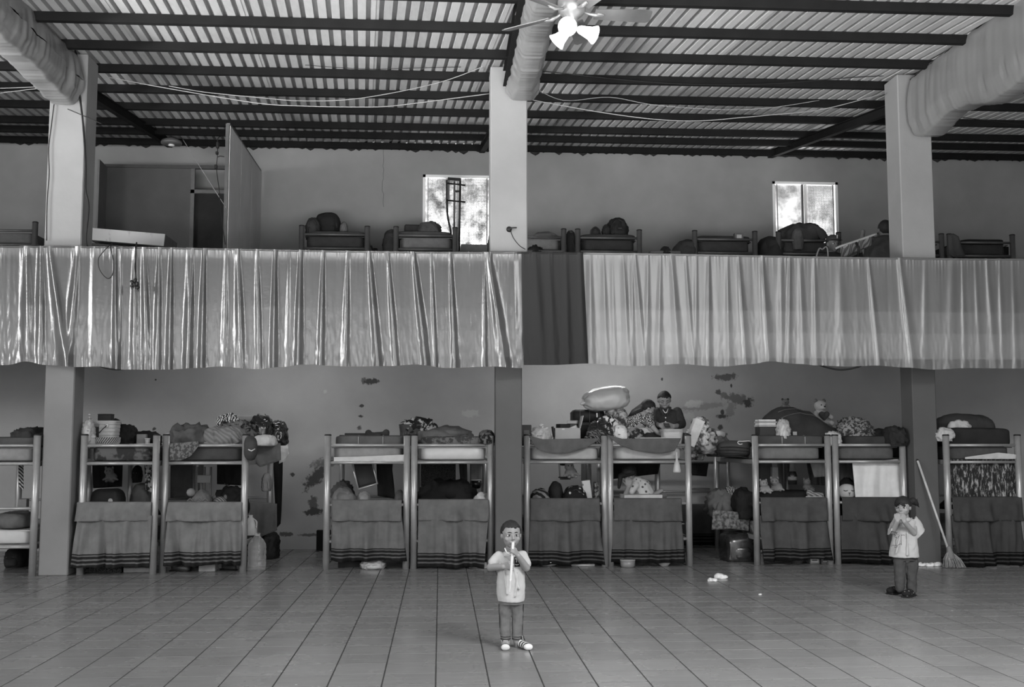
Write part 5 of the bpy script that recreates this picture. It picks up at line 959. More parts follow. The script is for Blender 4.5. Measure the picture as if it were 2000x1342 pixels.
# dark metal stand in front of the dusty window
Y = 17.6; t = thing('crutch', 'dark metal crutch frame with two cross bars standing before the dusty window', 'crutch', V((P(890, 490, Y).x, Y, SLT))); q = lambda x, y, d=0: P(x, y, Y+d)
B().path(smooth([q(873, 352), q(873, 393), q(874, 420), q(880, 450), q(884, 480)]), .017, 8).tube(q(884, 480), V((q(884, 480).x+.05, Y, SLT)), .017).build('left_bar', mblk, t, True); B().tube(q(899, 349), q(897, 470), .017).tube(q(897, 470), V((q(897, 470).x, Y, SLT)), .017).build('right_bar', mblk, t, True)
B().box((q(875, 352)+q(900, 349))/2, (.22, .04, .05), roty(.06)).build('top_plate', mblk, t)
for (x0, x1, y) in ((874, 909, 360), (871, 909, 393)): B().tube(q(x0, y-2, -.03), q(x1, y+2, -.03), .014).build('cross_bar', mblk, t, True)
B().box(q(893, 374), (.06, .03, .035)).build('clamp', mblk, t); B().box((q(876, 370)), (.035, .03, .33)).build('pad', G(.1, .7), t)
boxo('box', 'pale box under the right part of the dusty window', 'box', 900, 954, 477, 17.2, SLT+.9, .3, G(.25, .8)); boxo('cabinet', 'plain cabinet carrying the pale box below the dusty window', 'cabinet', 896, 958, 489.5, 17.1, SLT, .45, G(.14, .7), 0, .01); heap('clothes_heap', 'dark clothes hump beside the middle pillar near the dusty window', 'clothing', 952, 972, 452, 16.6, SLT+1.0, G(.04, .9), 95, .2, .8, .15, 1, 'sleeve')
# deck cot frame between the two balcony men
t = thing('folding_cot', 'pale tubular folding cot tilted between the two balcony men', 'cot', P(1680, 485, 14.4)); Y = 14.4
B().path(smooth([P(1632, 486, Y), P(1642, 481, Y), P(1672, 471, Y), P(1712, 457, Y)]), .017, 8).path([P(1645, 503, Y+.3), P(1716, 472, Y+.3)], .014, 8).build('frame', G(.5, .3, .6, .1, 5, 0, .4), t, True)
B().grid(lambda u, v: P(1642+(62*u), 483-22*u+22*v*(1-.2*u), Y+.15*v)+V((0, .02*math.sin(u*20), 0)), 24, 8).build('canvas', pattern('cot_fabric', 'stripes', .10, .28, 9), t, True, .006)
B().path([P(1672, 473, Y-.02), P(1677, 485, Y-.02), P(1676, 502, Y-.02)], .018, 8).build('strap', mblk, t, True)
# ------------------------------------------------------------------ people
mskin = G(.20, .55, .35, .06, 8); mskinl = G(.24, .55, .35, .06, 8); mhair = G(.016, .7, .25, .3, 30); meye = G(.55, .3); mlip = G(.10, .5); mtee = G(.36, .85, .15, .05, 6)
tex = bpy.data.textures.new('cloth_wrinkles', 'CLOUDS'); tex.noise_scale = .09
def wrinkle(o, s=.010):
    m = o.modifiers.new('w', 'DISPLACE'); m.texture = tex; m.strength = s; m.mid_level = .5; m.texture_coords = 'LOCAL'; return o
def loft(b, rings, n=26):
    vs = []; fs = []; m = len(rings)
    for (c, a, d) in rings: vs += [V(c)+V(a)*math.cos(2*math.pi*i/n)+V(d)*math.sin(2*math.pi*i/n) for i in range(n)]
    for j in range(m-1): fs += [[j*n+i, j*n+(i+1) % n, (j+1)*n+(i+1) % n, (j+1)*n+i] for i in range(n)]
    return b.add(vs, fs+[list(range(n))[::-1], [(m-1)*n+i for i in range(n)]])
def limb(b, pts):
    for (p, r), (q, s) in zip(pts, pts[1:]): b.cap(p, r, q, s)
    return b
def hand(b, w, d, n, s, th, curl=(.55, .7, .5)):
    d = d.normalized(); n = (n-d*n.dot(d)).normalized(); t = d.cross(n)*th
    for i in range(4):
        k = w+d*(.5-.02*abs(i-1))*s+t*(.24-.16*i)*s
        b.cap(w+t*(.10-.07*i)*s, .115*s, k, .085*s, 8)
        L = (.40, .45, .42, .33)[i]*s; dd = d.copy(); p = k; r = .066*s
        for j, (fr, cu) in enumerate(zip((.45, .32, .25), curl)):
            dd = Matrix.Rotation(cu, 3, d.cross(n)) @ dd; q = p+dd*L*fr*1.05; b.cap(p, r*(1-.1*j), q, r*(.9-.1*j), 8); p = q
    p = w+d*.12*s+t*.2*s; dd = (d*.6+t*.65+n*.4).normalized(); q = p+dd*.27*s; b.cap(p, .085*s, q, .072*s, 8); b.cap(q, .072*s, q+(dd+n*.5+d*.2).normalized()*.2*s, .058*s, 8)
class Head:
    def __init__(s, c, hh, f, u=Z3, wide=1.0): s.c, s.h, s.R, s.w = c, hh, frame(f, u), wide
    def p(s, x, y, z): return s.c+s.R@V((x*s.h, y*s.h, z*s.h))
    def skin(s, b):
        h, R, w = s.h, s.R, s.w
        b.ell(s.p(0, -.03, .10), (.365*h*w, .44*h, .40*h), R).ell(s.p(0, .07, -.14), (.31*h*w, .33*h, .33*h), R).ell(s.p(0, .22, -.37), (.13*h*w, .13*h, .11*h), R, 0, 1, 0, 2)
        b.cap(s.p(0, .385, .03), .03*h, s.p(0, .455, -.10), .05*h)
        for x in (-1, 1):
            b.ell(s.p(.36*x*w, -.03, -.03), (.05*h, .085*h, .13*h), R, 0, 1, 0, 2); b.ell(s.p(.19*x*w, .24, -.13), (.12*h, .1*h, .1*h), R, 0, 1, 0, 2); b.cap(s.p(.05*x, .39, -.13), .03*h, s.p(.07*x, .37, -.12), .025*h)
            b.cap(s.p(.07*x, .36, .09), .035*h, s.p(.24*x*w, .28, .09), .03*h)
        b.cap(s.p(-.08, .385, -.245), .035*h, s.p(.08, .385, -.245), .035*h); b.cap(s.p(-.06, .375, -.30), .035*h, s.p(.06, .375, -.30), .035*h); return b
    def face(s, t, mouth=True, closed=False):
        for x in (-1, 1):
            if closed: B().path([s.p((.08+.06*i)*x*s.w, .385-.02*i*i, -.0-.012*(1-abs(i-1))) for i in range(3)], .012*s.h, 5).build('eye', mblk, t)
            else:
                e = B().ell(s.p(.15*x*s.w, .325, .01), (.068*s.h, .05*s.h, .04*s.h), s.R, 0, 1, 0, 2).build('eye', meye, t, True); B().ell(s.p(.15*x*s.w, .362, .01), (.034*s.h, .02*s.h, .036*s.h), s.R, 0, 1, 0, 2).build('iris', mblk, e, True)
                B().path([s.p((.09+.06*i)*x*s.w, .39-.022*i*i, .052-.012*(i-1)**2) for i in range(3)], .010*s.h, 5).build('eyelid', mblk, t)
            B().path([s.p((.06+.07*i)*x*s.w, .40-.022*i*i, .13-.015*(i-1)**2) for i in range(4)], [.016*s.h, .02*s.h, .018*s.h, .01*s.h], 6).build('eyebrow', mhair, t)
        if mouth: B().path([s.p(-.10, .385, -.272), s.p(-.04, .413, -.275), s.p(.04, .413, -.275), s.p(.10, .385, -.272)], .014*s.h, 6).build('lips', mlip, t)
    def hair(s, t, line=.27, side=-.02, back=-.35, amp=.02, vol=1.0, extra=None, name='hair', m=None):
        vv, ff = ico(4); vs = []
        for u in vv:
            q = V((u.x*.405*s.w*vol, u.y*.475*vol-.03, u.z*.44*vol+.11)); k = 1+amp*2.2*(noise.noise(u*6)+.6*noise.noise(u*15))
            front = u.y
            lim = line+.04*noise.noise(u*9) if front > .45 else (side if front > -.15 else back)
            if front > .3 and front <= .45: lim = (line+side)/2
            if q.z < lim: k *= .70
            vs.append(s.p(q.x*k, (q.y+.03)*k-.03, (q.z-.11)*k+.11))
        b = B().add(vs, ff)
        if extra: extra(b)
        return b.build(name, m or mhair, t, True)
def person(lab, loc): return thing('person', lab, 'person', loc)
# ---- boy with the ice pop
YB = 8.47; J = lambda x, y, d=0: P(x, y, YB+d)
t = person('small boy in white t-shirt and striped socks eating an ice pop mid floor', PF(996, 1266))
H = Head(J(998, 1044.5, -.02), .205, V((.14, -1, -.03)), Z3, .98); b = B(); H.skin(b)
limb(b, [(J(998, 1062, 0), .036), (J(997, 1080, .01), .042)]); limb(b, [(J(997, 1096), .07), (J(998, 1150), .072)]); limb(b, [(J(976, 1087), .034), (J(1019, 1086), .034)])
limb(b, [(J(973, 1088), .036), (J(958, 1108, -.02), .031), (J(983, 1107, -.125), .023)]); limb(b, [(J(1021, 1087), .036), (J(1028, 1109, -.06), .031), (J(1012, 1086, -.14), .023)])
hand(b, J(986, 1106, -.13), J(999, 1103, -.15)-J(986, 1106, -.13)+V((0, -.02, 0)), V((.1, .9, .1)), .105, -1, (.7, 1.1, .8)); hand(b, J(1011, 1084, -.145), J(1003, 1074, -.165)-J(1011, 1084, -.145), V((-.9, .5, -.2)), .105, -1, (.6, 1.0, .8))
for x in (987, 1010): limb(b, [(J(x, 1170), .045), (J(x-.5, 1208), .032), (J(x, 1250), .026)]); limb(b, [(J(x, 1252), .03), (J(x+.5, 1262, .01), .026)])
b.build('body', mskin, t, False, 0, .0042, 2); H.face(t); H.hair(t, .30, .02, -.28, .03)
ax = V((1, .0, 0)); b = B()
loft(b, [(J(998, 1077), (.05, 0, 0), (0, .05, 0)), (J(998, 1084), (.105, 0, 0), (0, .07, 0)), (J(998, 1100), (.10, 0, 0), (0, .085, 0)), (J(998, 1135), (.108, 0, 0), (0, .095, 0)), (J(998, 1160), (.112, 0, 0), (0, .10, 0)), (J(998.5, 1174), (.104, 0, 0), (0, .095, 0))])
limb(b, [(J(975, 1087), .043), (J(964, 1099, -.01), .046)]); limb(b, [(J(1020, 1086), .043), (J(1026.5, 1100, -.03), .045)])
for (x0, y0, x1, y1, d) in ((982, 1085, 1000, 1100, -.08), (984, 1110, 990, 1160, -.10), (1012, 1118, 1006, 1165, -.105), (1004, 1110, 1014, 1150, -.1), (976, 1100, 992, 1120, -.085)): b.cap(J(x0, y0, d+.01), .006, J(x1, y1, d), .009)
shirt = wrinkle(b.build('t_shirt', mtee, t, False, 0, .006, 5), .016)
b = B(); b.path(smooth([J(986, 1071, -.045), J(990, 1079, -.075), J(998, 1083, -.085), J(1004, 1079, -.075), J(1008, 1072, -.045)]), .006, 6).build('neckband', G(.6, .8), t, True)
def decal(name, fn, nu, nv, m, target, par, off=.004):
    o = B().grid(fn, nu, nv).build(name, m, par, True); s = o.modifiers.new('s', 'SHRINKWRAP'); s.target = target; s.wrap_method = 'PROJECT'; s.use_project_y = True; s.use_positive_direction = True; s.wrap_mode = 'ABOVE_SURFACE'; s.offset = off; return o
decal('chest_print', lambda u, v: J(1006.5+11*u, 1091+20*v, -.2), 10, 10, G(.02, .7), shirt, t)
def ribbon(pts, wd, J_, d): 
    pts = smooth([V((x, y, 0)) for x, y in pts], 5); n_ = len(pts)-1
    def fn(u, v):
        i = min(n_, int(round(u*n_))); a = pts[max(0, i-1)]; c = pts[min(n_, i+1)]; tg = (c-a).normalized(); nn = V((-tg.y, tg.x, 0)); p = pts[i]+nn*wd*(v-.5); return J_(p.x, p.y, d)
    return fn, n_
for pts in ([(1008.5, 1096), (1010.5, 1094), (1010.5, 1102)], [(1012.5, 1096), (1014, 1094), (1014, 1102)], [(1008, 1106), (1011, 1107), (1015, 1106)]):
    fn, n_ = ribbon(pts, 1.2, J, -.2); decal('print_stroke', fn, n_, 2, G(.5, .8), shirt, t, .0065)
b = B(); loft(b, [(J(998, 1166), (.09, 0, 0), (0, .078, 0)), (J(998, 1180), (.098, 0, 0), (0, .082, 0))])
for x, k in ((987, -1), (1009.5, 1)): limb(b, [(J(x, 1180), .054), (J(x+k*1.2, 1208, .005), .043), (J(x+k*.7, 1232), .041), (J(x+.5, 1241), .04)])
wrinkle(b.build('trousers', G(.11, .95, .1, .2, 14, .3), t, False, 0, .006, 4), .018)
mcuff = pattern('cuff_stripe', 'stripes', .03, .2, 16)
for x in (987.5, 1010): 
    B().lathe([(.034, 0), (.039, .006), (.039, .034), (.034, .04)], J(x, 1250), 20).build('cuff', G(.14, .9), t, True); B().lathe([(.0395, .008), (.0405, .012), (.0395, .016)], J(x, 1250), 20).build('cuff_stripe', mblk, t, True); B().lathe([(.0395, .024), (.0405, .028), (.0395, .032)], J(x, 1250), 20).build('cuff_stripe', mblk, t, True)
for x0, x1 in ((975, 978), (1021.5, 1019)): B().path(smooth([J(x0, 1180, -.01), J((x0+x1)/2, 1210, -.01), J(x1, 1238, -.0)]), .007, 6).build('side_stripe', mblk, t)
k = N('striped_sock'); o = k.n('ShaderNodeTexWave', bands_direction='Y'); k.set(o.inputs['Vector'], k.coord()); o.inputs['Scale'].default_value = 10.5; msock = k.fin(k.ramp(o.outputs['Fac'], [(.45, .03), (.55, .5)]), .9, .1)
for x, dx in ((986.5, -.008), (1013, .05)):
    q = PF(x, 1261); b = B(); b.cap(V((J(x, 1252).x, YB, .075)), .034, V((q.x, YB+.015, .036)), .034); b.cap(V((q.x, YB+.015, .033)), .033, V((q.x+dx, YB-.10, .028)), .028); b.ell(V((q.x+dx*1.1, YB-.105, .027)), (.038, .035, .026), I3, 0, 1, 0, 2)
    b.build('sock', msock, t, False, 0, .005, 2); B().ell(V((q.x+dx*1.2, YB-.125, .026)), (.034, .024, .025), I3, 0, 1, 0, 3).build('sock_toe', G(.5, .9), t, True)
ip = thing('ice_pop', 'long white ice pop tube held to the small boy\'s mouth', 'ice pop', J(999, 1100, -.17)); B().cap(J(1002, 1061.5, -.15), .0115, J(997, 1136, -.175), .0105).build('ice', G(.5, .35, .5, .03), ip, True); B().cap(J(997, 1134, -.175), .012, J(995.5, 1156, -.165), .008).build('wrapper', mmilky, ip, True)
# ---- girl
YG = 10.92; J = lambda x, y, d=0: P(x, y, YG+d)
t = person('little girl in oversized white t-shirt with both hands at her mouth', PF(1765, 1163)); fg = V((-.62, -.80, -.08))
H = Head(J(1763.5, 990.5, 0), .20, fg); b = B(); H.skin(b); limb(b, [(J(1767, 1004, .02), .036), (J(1769, 1018, .03), .042)]); limb(b, [(J(1767, 1026), .07), (J(1767, 1085), .08)])
limb(b, [(J(1751, 1021), .036), (J(1743, 1038, -.07), .031), (J(1752.5, 1018, -.16), .024)]); limb(b, [(J(1785, 1021), .036), (J(1785, 1041, -.09), .032), (J(1766, 1019, -.17), .024)])
hand(b, J(1752.5, 1017, -.165), V((.02, .02, 1)), V((.5, .7, .1)), .105, -1, (.5, .9, .7)); hand(b, J(1766, 1018, -.175), V((-.25, .05, 1)), V((-.2, .9, .0)), .105, -1, (.5, .9, .7))
for x, y in ((1757, 1150), (1780, 1156)): limb(b, [(J(x+1, 1092), .045), (J(x, y, .02), .03)])
b.build('body', mskinl, t, False, 0, .0042, 2); H.face(t)
def pony(b):
    b.cap(J(1774, 982, .05), .03, J(1783, 978.5, .06), .034).cap(J(1783, 978.5, .06), .038, J(1789, 983, .07), .026).cap(J(1788, 980, .07), .022, J(1794, 985, .07), .006)
    for i in range(7): b.cap(J(1786+i*.6, 978+i*1.1, .06), .012, J(1792+i*.5, 975+i*2.6, .06+.01*i), .003)
H.hair(t, .20, .0, -.18, .035, 1.03, pony); B().lathe([(.02, -.012), (.028, 0), (.02, .012)], J(1779, 979.5, .055), 14, roty(math.pi/2)).build('hair_tie', G(.4, .6), t, True)
B().path(smooth([H.p(.02, .46, .26), H.p(-.12, .45, .20), H.p(-.2, .38, .12)]), .012, 6).build('fringe', mhair, t); B().path(smooth([H.p(.05, .46, .26), H.p(.18, .40, .20), H.p(.26, .3, .08)]), .013, 6).build('fringe', mhair, t)
sd = V((.80, -.45, 0)); fd = V((-.45, -.80, 0)); b = B()
loft(b, [(J(1768, 1010.5), sd*.05, fd*.05), (J(1768, 1017), sd*.115, fd*.07), (J(1767, 1035), sd*.118, fd*.09), (J(1766, 1060), sd*.142, fd*.11), (J(1765.5, 1088), sd*.166, fd*.125)])
loft(b, [(J(1751, 1017, -.01), V((.0, .05, .03)), V((.02, 0, .055))), (J(1738, 1033, -.05), V((.02, .07, .02)), V((.03, 0, .065)))]); loft(b, [(J(1784, 1017), V((.02, .055, 0)), V((.03, 0, .055))), (J(1798, 1044, -.02), V((.02, .075, .0)), V((.055, 0, .05)))])
for (x0, y0, x1, y1, d) in ((1780, 1045, 1783, 1086, -.115), (1772, 1040, 1772, 1084, -.14), (1758, 1048, 1750, 1080, -.11)): b.cap(J(x0, y0, d+.03), .006, J(x1, y1, d+.02), .012)
shirt = wrinkle(b.build('t_shirt', mtee, t, False, 0, .0065, 3), .02); mink = G(.05, .8)
B().path(smooth([J(1757, 1013, -.11), J(1765, 1019, -.12), J(1776, 1017, -.09), J(1781, 1012, -.03)]), .006, 6).build('neckband', mtee, t, True)
cx, cy = 1752, 1046
for pts in [[(cx+2.6*math.cos(a)+2.2*math.cos(a+u), cy+3*math.sin(a)+2.4*math.sin(a+u)) for u in (-2, -1, 0, 1, 2)] for a in (0, 1.26, 2.5, 3.8, 5.0)] + [[(1751, 1051), (1749, 1058), (1750, 1066)], [(1740, 1067), (1746, 1065), (1751, 1067), (1755, 1064), (1760, 1062)], [(1760, 1043), (1760, 1053), (1760.5, 1065)], [(1760, 1046), (1764, 1045), (1767, 1046)], [(1746, 1068), (1750, 1069.5), (1753, 1068)]]:
    fn, n_ = ribbon(pts, .85, J, -.28); decal('line_drawing', fn, n_, 2, mink, shirt, t, .004)
b = B(); loft(b, [(J(1768, 1080), sd*.1, fd*.08), (J(1768, 1095), sd*.115, fd*.09)])
for x, y, k in ((1757, 1148, 0), (1780, 1154, 1)): limb(b, [(J(x+1, 1095), .066), (J(x, 1122), .056), (J(x+.5, y, .01), .05)])
wrinkle(b.build('trousers', G(.055, .95, .1, .2, 14, .3), t, False, 0, .006, 4), .02)
mclog = pattern('dotted_shoe', 'dots', .25, .012, 26, .16, .24)
for x, y, a in ((1749, 1160, -1.0), (1776, 1166, -.75)):
    q = PF(x, y); R = rotz(a); f = lambda u, v, w_: q+R@V((u, -v, w_)); b = B(); b.cap(f(0, -.06, .04), .042, f(0, .07, .035), .044).ell(f(0, .07, .04), (.05, .06, .035), R, 0, 1, 0, 2); b.build('shoe', mclog, t, False, 0, .006, 2); B().box(f(0, .005, .01), (.088, .22, .02), R, .008).build('sole', mblk, t)
# ---- seated man on the top bunk
YM = 14.55; J = lambda x, y, d=0: P(x, y, YM+d)
t = person('bearded man in dark button shirt sitting cross-legged looking down at his phone', V((P(1303, 862, YM).x, YM, ZU)))
H = Head(J(1297.5, 782, -.05), .235, V((-.08, -.90, -.42))); b = B(); H.skin(b); limb(b, [(J(1299, 793, 0), .058), (J(1301, 803, .03), .07)]); limb(b, [(J(1303, 818, .04), .075), (J(1303, 848, .04), .09)])
for (e, w_, n_, th) in (((1277, 829, -.08), (1290, 831, -.27), V((.4, .6, -.4)), -1), ((1332, 831, -.08), (1315, 833, -.27), V((-.4, .6, -.4)), 1)):
    limb(b, [(J(e[0], e[1], e[2]), .042), (J(*w_), .03)]); hand(b, J(*w_), (J(1302.5, 831, -.31)-J(*w_)), n_, .17, th, (.4, .5, .4))
b.build('body', mskin, t, False, 0, .007, 2); H.face(t, True, True); H.hair(t, .30, .12, -.12, .03, 1.0)
B().add(*(lambda e: (e.v, e.f))(B().ell(H.p(0, .15, -.34), (.27*.235, .22*.235, .15*.235), H.R, .004, 60, 3, 3))).build('beard', G(.05, .8), t, True)
b = B(); loft(b, [(J(1300, 799, .03), (.075, 0, 0), (0, .07, 0)), (J(1302, 804, .03), (.17, 0, 0), (0, .10, 0)), (J(1303, 822, .02), (.185, 0, 0), (0, .125, 0)), (J(1303, 842, .02), (.165, 0, 0), (0, .13, 0)), (J(1303, 861, .02), (.175, 0, 0), (0, .14, 0))])
limb(b, [(J(1282, 805, .03), .07), (J(1276, 828, -.06), .056), (J(1284, 832, -.18), .046)]); limb(b, [(J(1323, 805, .03), .07), (J(1332, 829, -.06), .056), (J(1322, 834, -.18), .046)])
sh = wrinkle(b.build('shirt', G(.026, .8, .2, .2, 14), t, False, 0, .009, 3), .02)
B().path(smooth([J(1294, 799, -.05), J(1297, 804, -.085), J(1300, 806.5, -.095), J(1303, 804, -.085), J(1305, 798, -.05)]), .008, 6).build('undershirt_collar', G(.5, .8), t, True)
for s_ in ((1290, 797, 1296, 810), (1309, 797, 1303, 811)): B().cap(J(s_[0], s_[1], -.06), .018, J(s_[2], s_[3], -.115), .012).build('collar', G(.024, .8), t, True)
for y in (816, 824): B().ell(J(1300, y, -.128), (.010, .006, .010), I3, 0, 1, 0, 2).build('button', G(.6, .5), t, True)
b = B(); limb(b, [(J(1292, 858), .10), (J(1266, 856, -.38), .075), (J(1300, 861, -.42), .055)]); limb(b, [(J(1314, 858), .10), (J(1342, 857, -.36), .075), (J(1308, 862, -.36), .055)]); wrinkle(b.build('trousers', G(.03, .9), t, False, 0, .012, 3), .02)
ph = thing('phone', 'dark phone held by the seated man', 'phone', J(1302.5, 831, -.34)); B().box(J(1302.5, 830.5, -.34), (.075, .14, .009), rotx(.45), .004).build('body', mblk, ph); B().box(J(1302.5, 830.5, -.34)+V((0, -.002, .006)), (.066, .12, .002), rotx(.45)).build('screen', G(.05, .15, .6), ph)
# ---- woman in leopard print
YW = 14.4; J = lambda x, y, d=0: P(x, y, YW+d)
t = person('woman in leopard print top bending over beside the seated man', V((P(1245, 862, YW).x, YW, ZU)))
H = Head(J(1265, 797.5, .0), .215, V((.80, .12, -.55))); b = B(); H.skin(b); limb(b, [(J(1259, 805), .05), (J(1254, 812), .07)]); limb(b, [(J(1254, 815), .11), (J(1236, 838), .13)])
limb(b, [(J(1266, 815, -.08), .045), (J(1276, 836, -.15), .036), (J(1288, 849, -.2), .027)]); hand(b, J(1288, 849, -.2), J(1298, 855, -.22)-J(1288, 849, -.2), V((0, 0, -1)), .16, 1, (.2, .3, .3)); limb(b, [(J(1266, 812, .1), .045), (J(1280, 832, .1), .036), (J(1290, 846, 0), .028)])
b.build('body', mskinl, t, False, 0, .007, 2); H.face(t)
def long(b):
    for i in range(9): b.cap(H.p(-.05+.03*(i-4)*.3, -.35, .12), .03, J(1252-3*i*.6, 801+.3*i, -.06+.02*i), .03).cap(J(1252-3*i*.6, 801+.3*i, -.06+.02*i), .032, J(1234-1.2*i*.6, 809+1.2*i*.6, -.08+.02*i), .018)
H.hair(t, .28, -.05, -.4, .025, 1.03, long)
b = B(); limb(b, [(J(1262, 817, -.0), .105), (J(1250, 819), .125), (J(1237, 830), .13), (J(1236, 840), .12)]); limb(b, [(J(1265, 816, -.08), .062), (J(1271, 829, -.12), .056)])
wrinkle(b.build('blouse', pattern('leopard_print', 'leo', .025, .42, 42, .08, .2), t, False, 0, .008, 3), .015)
B().path(smooth([J(1227, 836, -.12), J(1236, 841, -.15), J(1246, 840, -.15)]), .022, 8).build('waistband', G(.5, .8), t, True)
b = B(); limb(b, [(J(1236, 846), .10), (J(1258, 846, -.1), .078), (J(1278, 855, -.15), .05), (J(1290, 857, -.15), .045)]); wrinkle(b.build('trousers', pattern('pale_print', 'floral', .5, .18, 22, .55, .68), t, False, 0, .01, 3), .02)
# ---- person in the lower bunk
YL = 14.35; J = lambda x, y, d=0: P(x, y, YL+d)
t = person('dark-haired person in pale dotted top hunched in the lower bunk', V((P(1252, 985, YL).x, YL, ZB)))
H = Head(J(1229, 925, -.05), .215, V((-.55, -.62, -.55))); b = B(); H.skin(b); limb(b, [(J(1234, 936), .05), (J(1241, 943), .07)]); limb(b, [(J(1247, 948), .11), (J(1258, 976), .14)]); limb(b, [(J(1236, 950, -.1), .045), (J(1222, 966, -.16), .034), (J(1228, 950, -.2), .028)]); hand(b, J(1228, 950, -.2), V((0, .0, 1)), V((.2, 1, 0)), .16, 1)
limb(b, [(J(1262, 982, -.05), .08), (J(1296, 968, .05), .05), (J(1280, 968, -.1), .04)]); b.cap(J(1279, 966, -.1), .035, J(1292, 958, -.1), .03); b.build('body', mskin, t, False, 0, .007, 2); H.face(t, True, True)
def lh(b): b.cap(H.p(-.3, .05, .1), .04, J(1212, 930, -.1), .035).cap(J(1212, 930, -.1), .035, J(1209, 952, -.1), .02).cap(H.p(0, -.35, .0), .06, J(1238, 934, .05), .05)
H.hair(t, .22, -.1, -.4, .03, 1.1, lh)
b = B(); limb(b, [(J(1243, 944, -.03), .10), (J(1252, 952), .13), (J(1262, 976), .155)]); limb(b, [(J(1240, 948, -.1), .06), (J(1233, 958, -.14), .055)]); wrinkle(b.build('blouse', pattern('pale_dots', 'dots', .06, .42, 16, .2, .3), t, False, 0, .009, 3), .015)
# ---- man with the cap on the balcony
YK = 15.0; J = lambda x, y, d=0: P(x, y, YK+d)
t = person('man wearing a dark cap sitting on the balcony beside the right pillar', V((P(1626, 500, YK).x, YK, SLT)))
H = Head(J(1627, 477, 0), .245, V((.18, -1, -.12))); b = B(); H.skin(b); limb(b, [(J(1625, 490, .02), .055), (J(1624, 500, .03), .07)]); b.build('body', G(.12, .6), t, False, 0, .007, 2); H.face(t); H.hair(t, .3, .05, -.2)
B().add(*(lambda e: (e.v, e.f))(B().ell(H.p(0, -.02, .27), (.40*.245, .47*.245, .30*.245), H.R, 0, 1, 0, 3, 1, True, -.02))).build('cap_crown', G(.035, .8), t, True); B().ell(H.p(.05, .46, .22), (.36*.245, .28*.245, .03*.245), H.R, 0, 1, 0, 3).build('cap_brim', G(.02, .8), t, True); B().box(H.p(0, .43, .42), (.012, .01, .05), H.R).build('cap_badge', G(.4, .6), t)
b = B(); loft(b, [(J(1624, 493, .03), (.08, 0, 0), (0, .07, 0)), (J(1623, 499, .03), (.2, 0, 0), (0, .1, 0)), (J(1622, 530, .03), (.19, 0, 0), (0, .12, 0)), (V((J(1622, 530).x, YK+.05, SLT+.4)), (.18, 0, 0), (0, .14, 0))])
x = J(1622, 530).x
for s_ in (-1, 1): limb(b, [(V((x+s_*.18, YK, SLT+.82)), .06), (V((x+s_*.24, YK-.05, SLT+.58)), .05), (V((x+s_*.15, YK-.25, SLT+.52)), .045)]); limb(b, [(V((x+s_*.1, YK, SLT+.42)), .085), (V((x+s_*.14, YK-.42, SLT+.45)), .07), (V((x+s_*.14, YK-.42, SLT+.04)), .05)])
b.build('clothes', G(.03, .9), t, False, 0, .012, 3)
def stool(lab, x, y, h): 
    t = thing('chair', lab, 'chair', V((x, y, SLT))); B().box((x, y, SLT+h-.02), (.42, .42, .035), I3, .01).build('seat', G(.03, .6), t)
    for sx in (-1, 1):
        for sy in (-1, 1): B().tube((x+sx*.18, y+sy*.18, SLT), (x+sx*.18, y+sy*.18, SLT+h-.03), .015, 8).build('leg', msteelu, t, True)
    return t
ch = stool('dark metal chair with arched back beside the capped man', x-.02, YK+.12, .32)
B().path(smooth([V((x-.42, YK-.1, SLT+.3)), P(1596, 496, 14.9), P(1606, 487, 14.9), P(1617, 492, 14.9), V((x-.1, YK-.1, SLT+.3))]), .012, 8).build('back_arch', G(.2, .4, .6), ch, True)
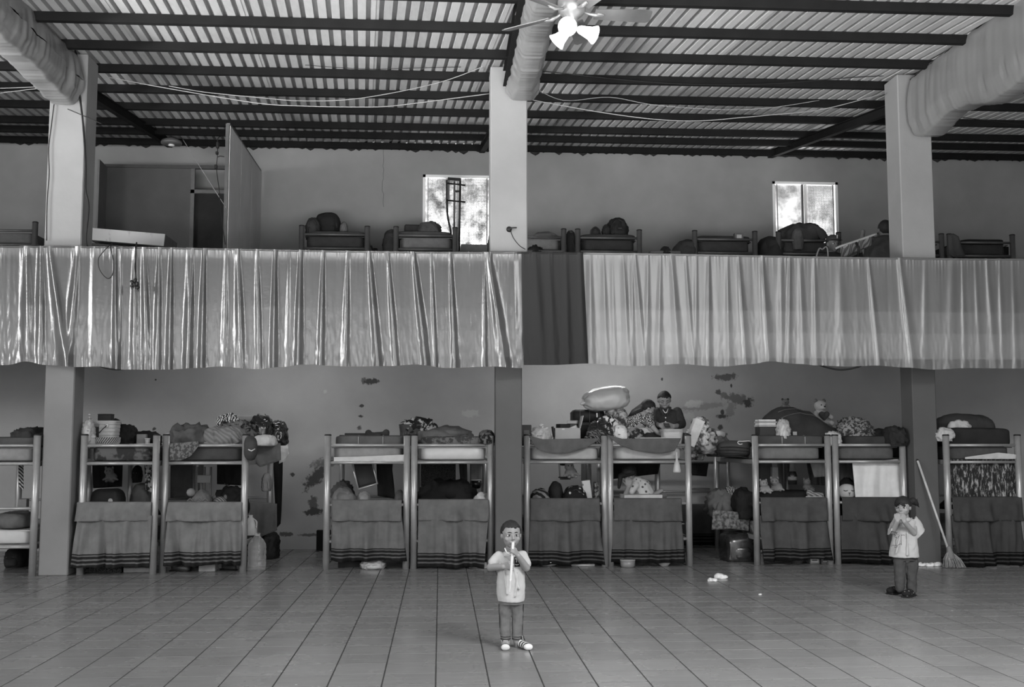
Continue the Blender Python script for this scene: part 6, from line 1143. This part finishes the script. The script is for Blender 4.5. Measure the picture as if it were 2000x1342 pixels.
# ---- man seen from behind, partly hidden by the pillar
YN = 14.7; J = lambda x, y, d=0: P(x, y, YN+d)
t = person('man in dark shirt seen from behind next to the right pillar', V((J(1728, 500).x, YN, SLT))); H = Head(J(1729, 448.5), .25, V((.15, 1, -.1))); b = B(); H.skin(b); limb(b, [(J(1729, 458), .06), (J(1729, 468), .075)]); b.build('body', G(.13, .6), t, False, 0, .007, 2); H.hair(t, .3, .02, -.30, .02)
b = B(); x = J(1729, 470).x; loft(b, [(J(1729, 460), (.08, 0, 0), (0, .07, 0)), (J(1729, 466), (.19, 0, 0), (0, .11, 0)), (J(1729, 485), (.22, 0, 0), (0, .13, 0)), (V((x, YN, SLT+.45)), (.2, 0, 0), (0, .15, 0))])
for s_ in (-1, 1): limb(b, [(J(1729+s_*27, 470), .065), (J(1729+s_*36, 500, .05), .055)]); limb(b, [(V((x+s_*.1, YN, SLT+.5)), .09), (V((x+s_*.14, YN+.4, SLT+.5)), .075), (V((x+s_*.14, YN+.4, SLT+.04)), .05)])
wrinkle(b.build('clothes', G(.045, .9), t, False, 0, .012, 3), .02); stool('plain stool under the man seen from behind', x, YN-.02, .40)
# ---- someone lying on the cot with one foot up
t = person('person lying on the folding cot with one bare foot raised', V((P(1690, 490, 14.95).x, 14.95, SLT+.6))); J = lambda x, y, d=0: P(x, y, 14.95+d); b = B()
limb(b, [(J(1700, 500, .2), .09), (J(1690, 474), .055), (J(1684, 462), .035)]); b.cap(J(1684, 461), .033, J(1686, 452), .03); 
for i in range(5): b.cap(J(1684.5+.6*i, 453, 0), .014-.001*i, J(1685+.7*i, 449.5+.5*i, -.01), .011)
limb(b, [(J(1700, 505, .2), .1), (J(1700, 520, .35), .13), (J(1690, 520, .6), .12)]); b.ell(J(1680, 517, .85), (.09, .1, .11), I3, 0, 1, 0, 3); b.build('body', G(.12, .6), t, False, 0, .008, 2); b = B(); limb(b, [(J(1700, 500, .2), .10), (J(1692, 480), .068)]); b.build('trousers', G(.3, .9), t, False, 0, .01, 2)
heap('handbag', 'dark rounded bag top peeking over the white curtain', 'bag', 1287, 1312, 482, 15.6, SLT+.9, G(.018, .8), 97, .12, .85, .12, .8, 'strap'); boxo('cupboard', 'plain low cupboard carrying the dark rounded bag', 'cupboard', 1270, 1330, 489, 15.5, SLT, .35, G(.1, .7), 0, .01)
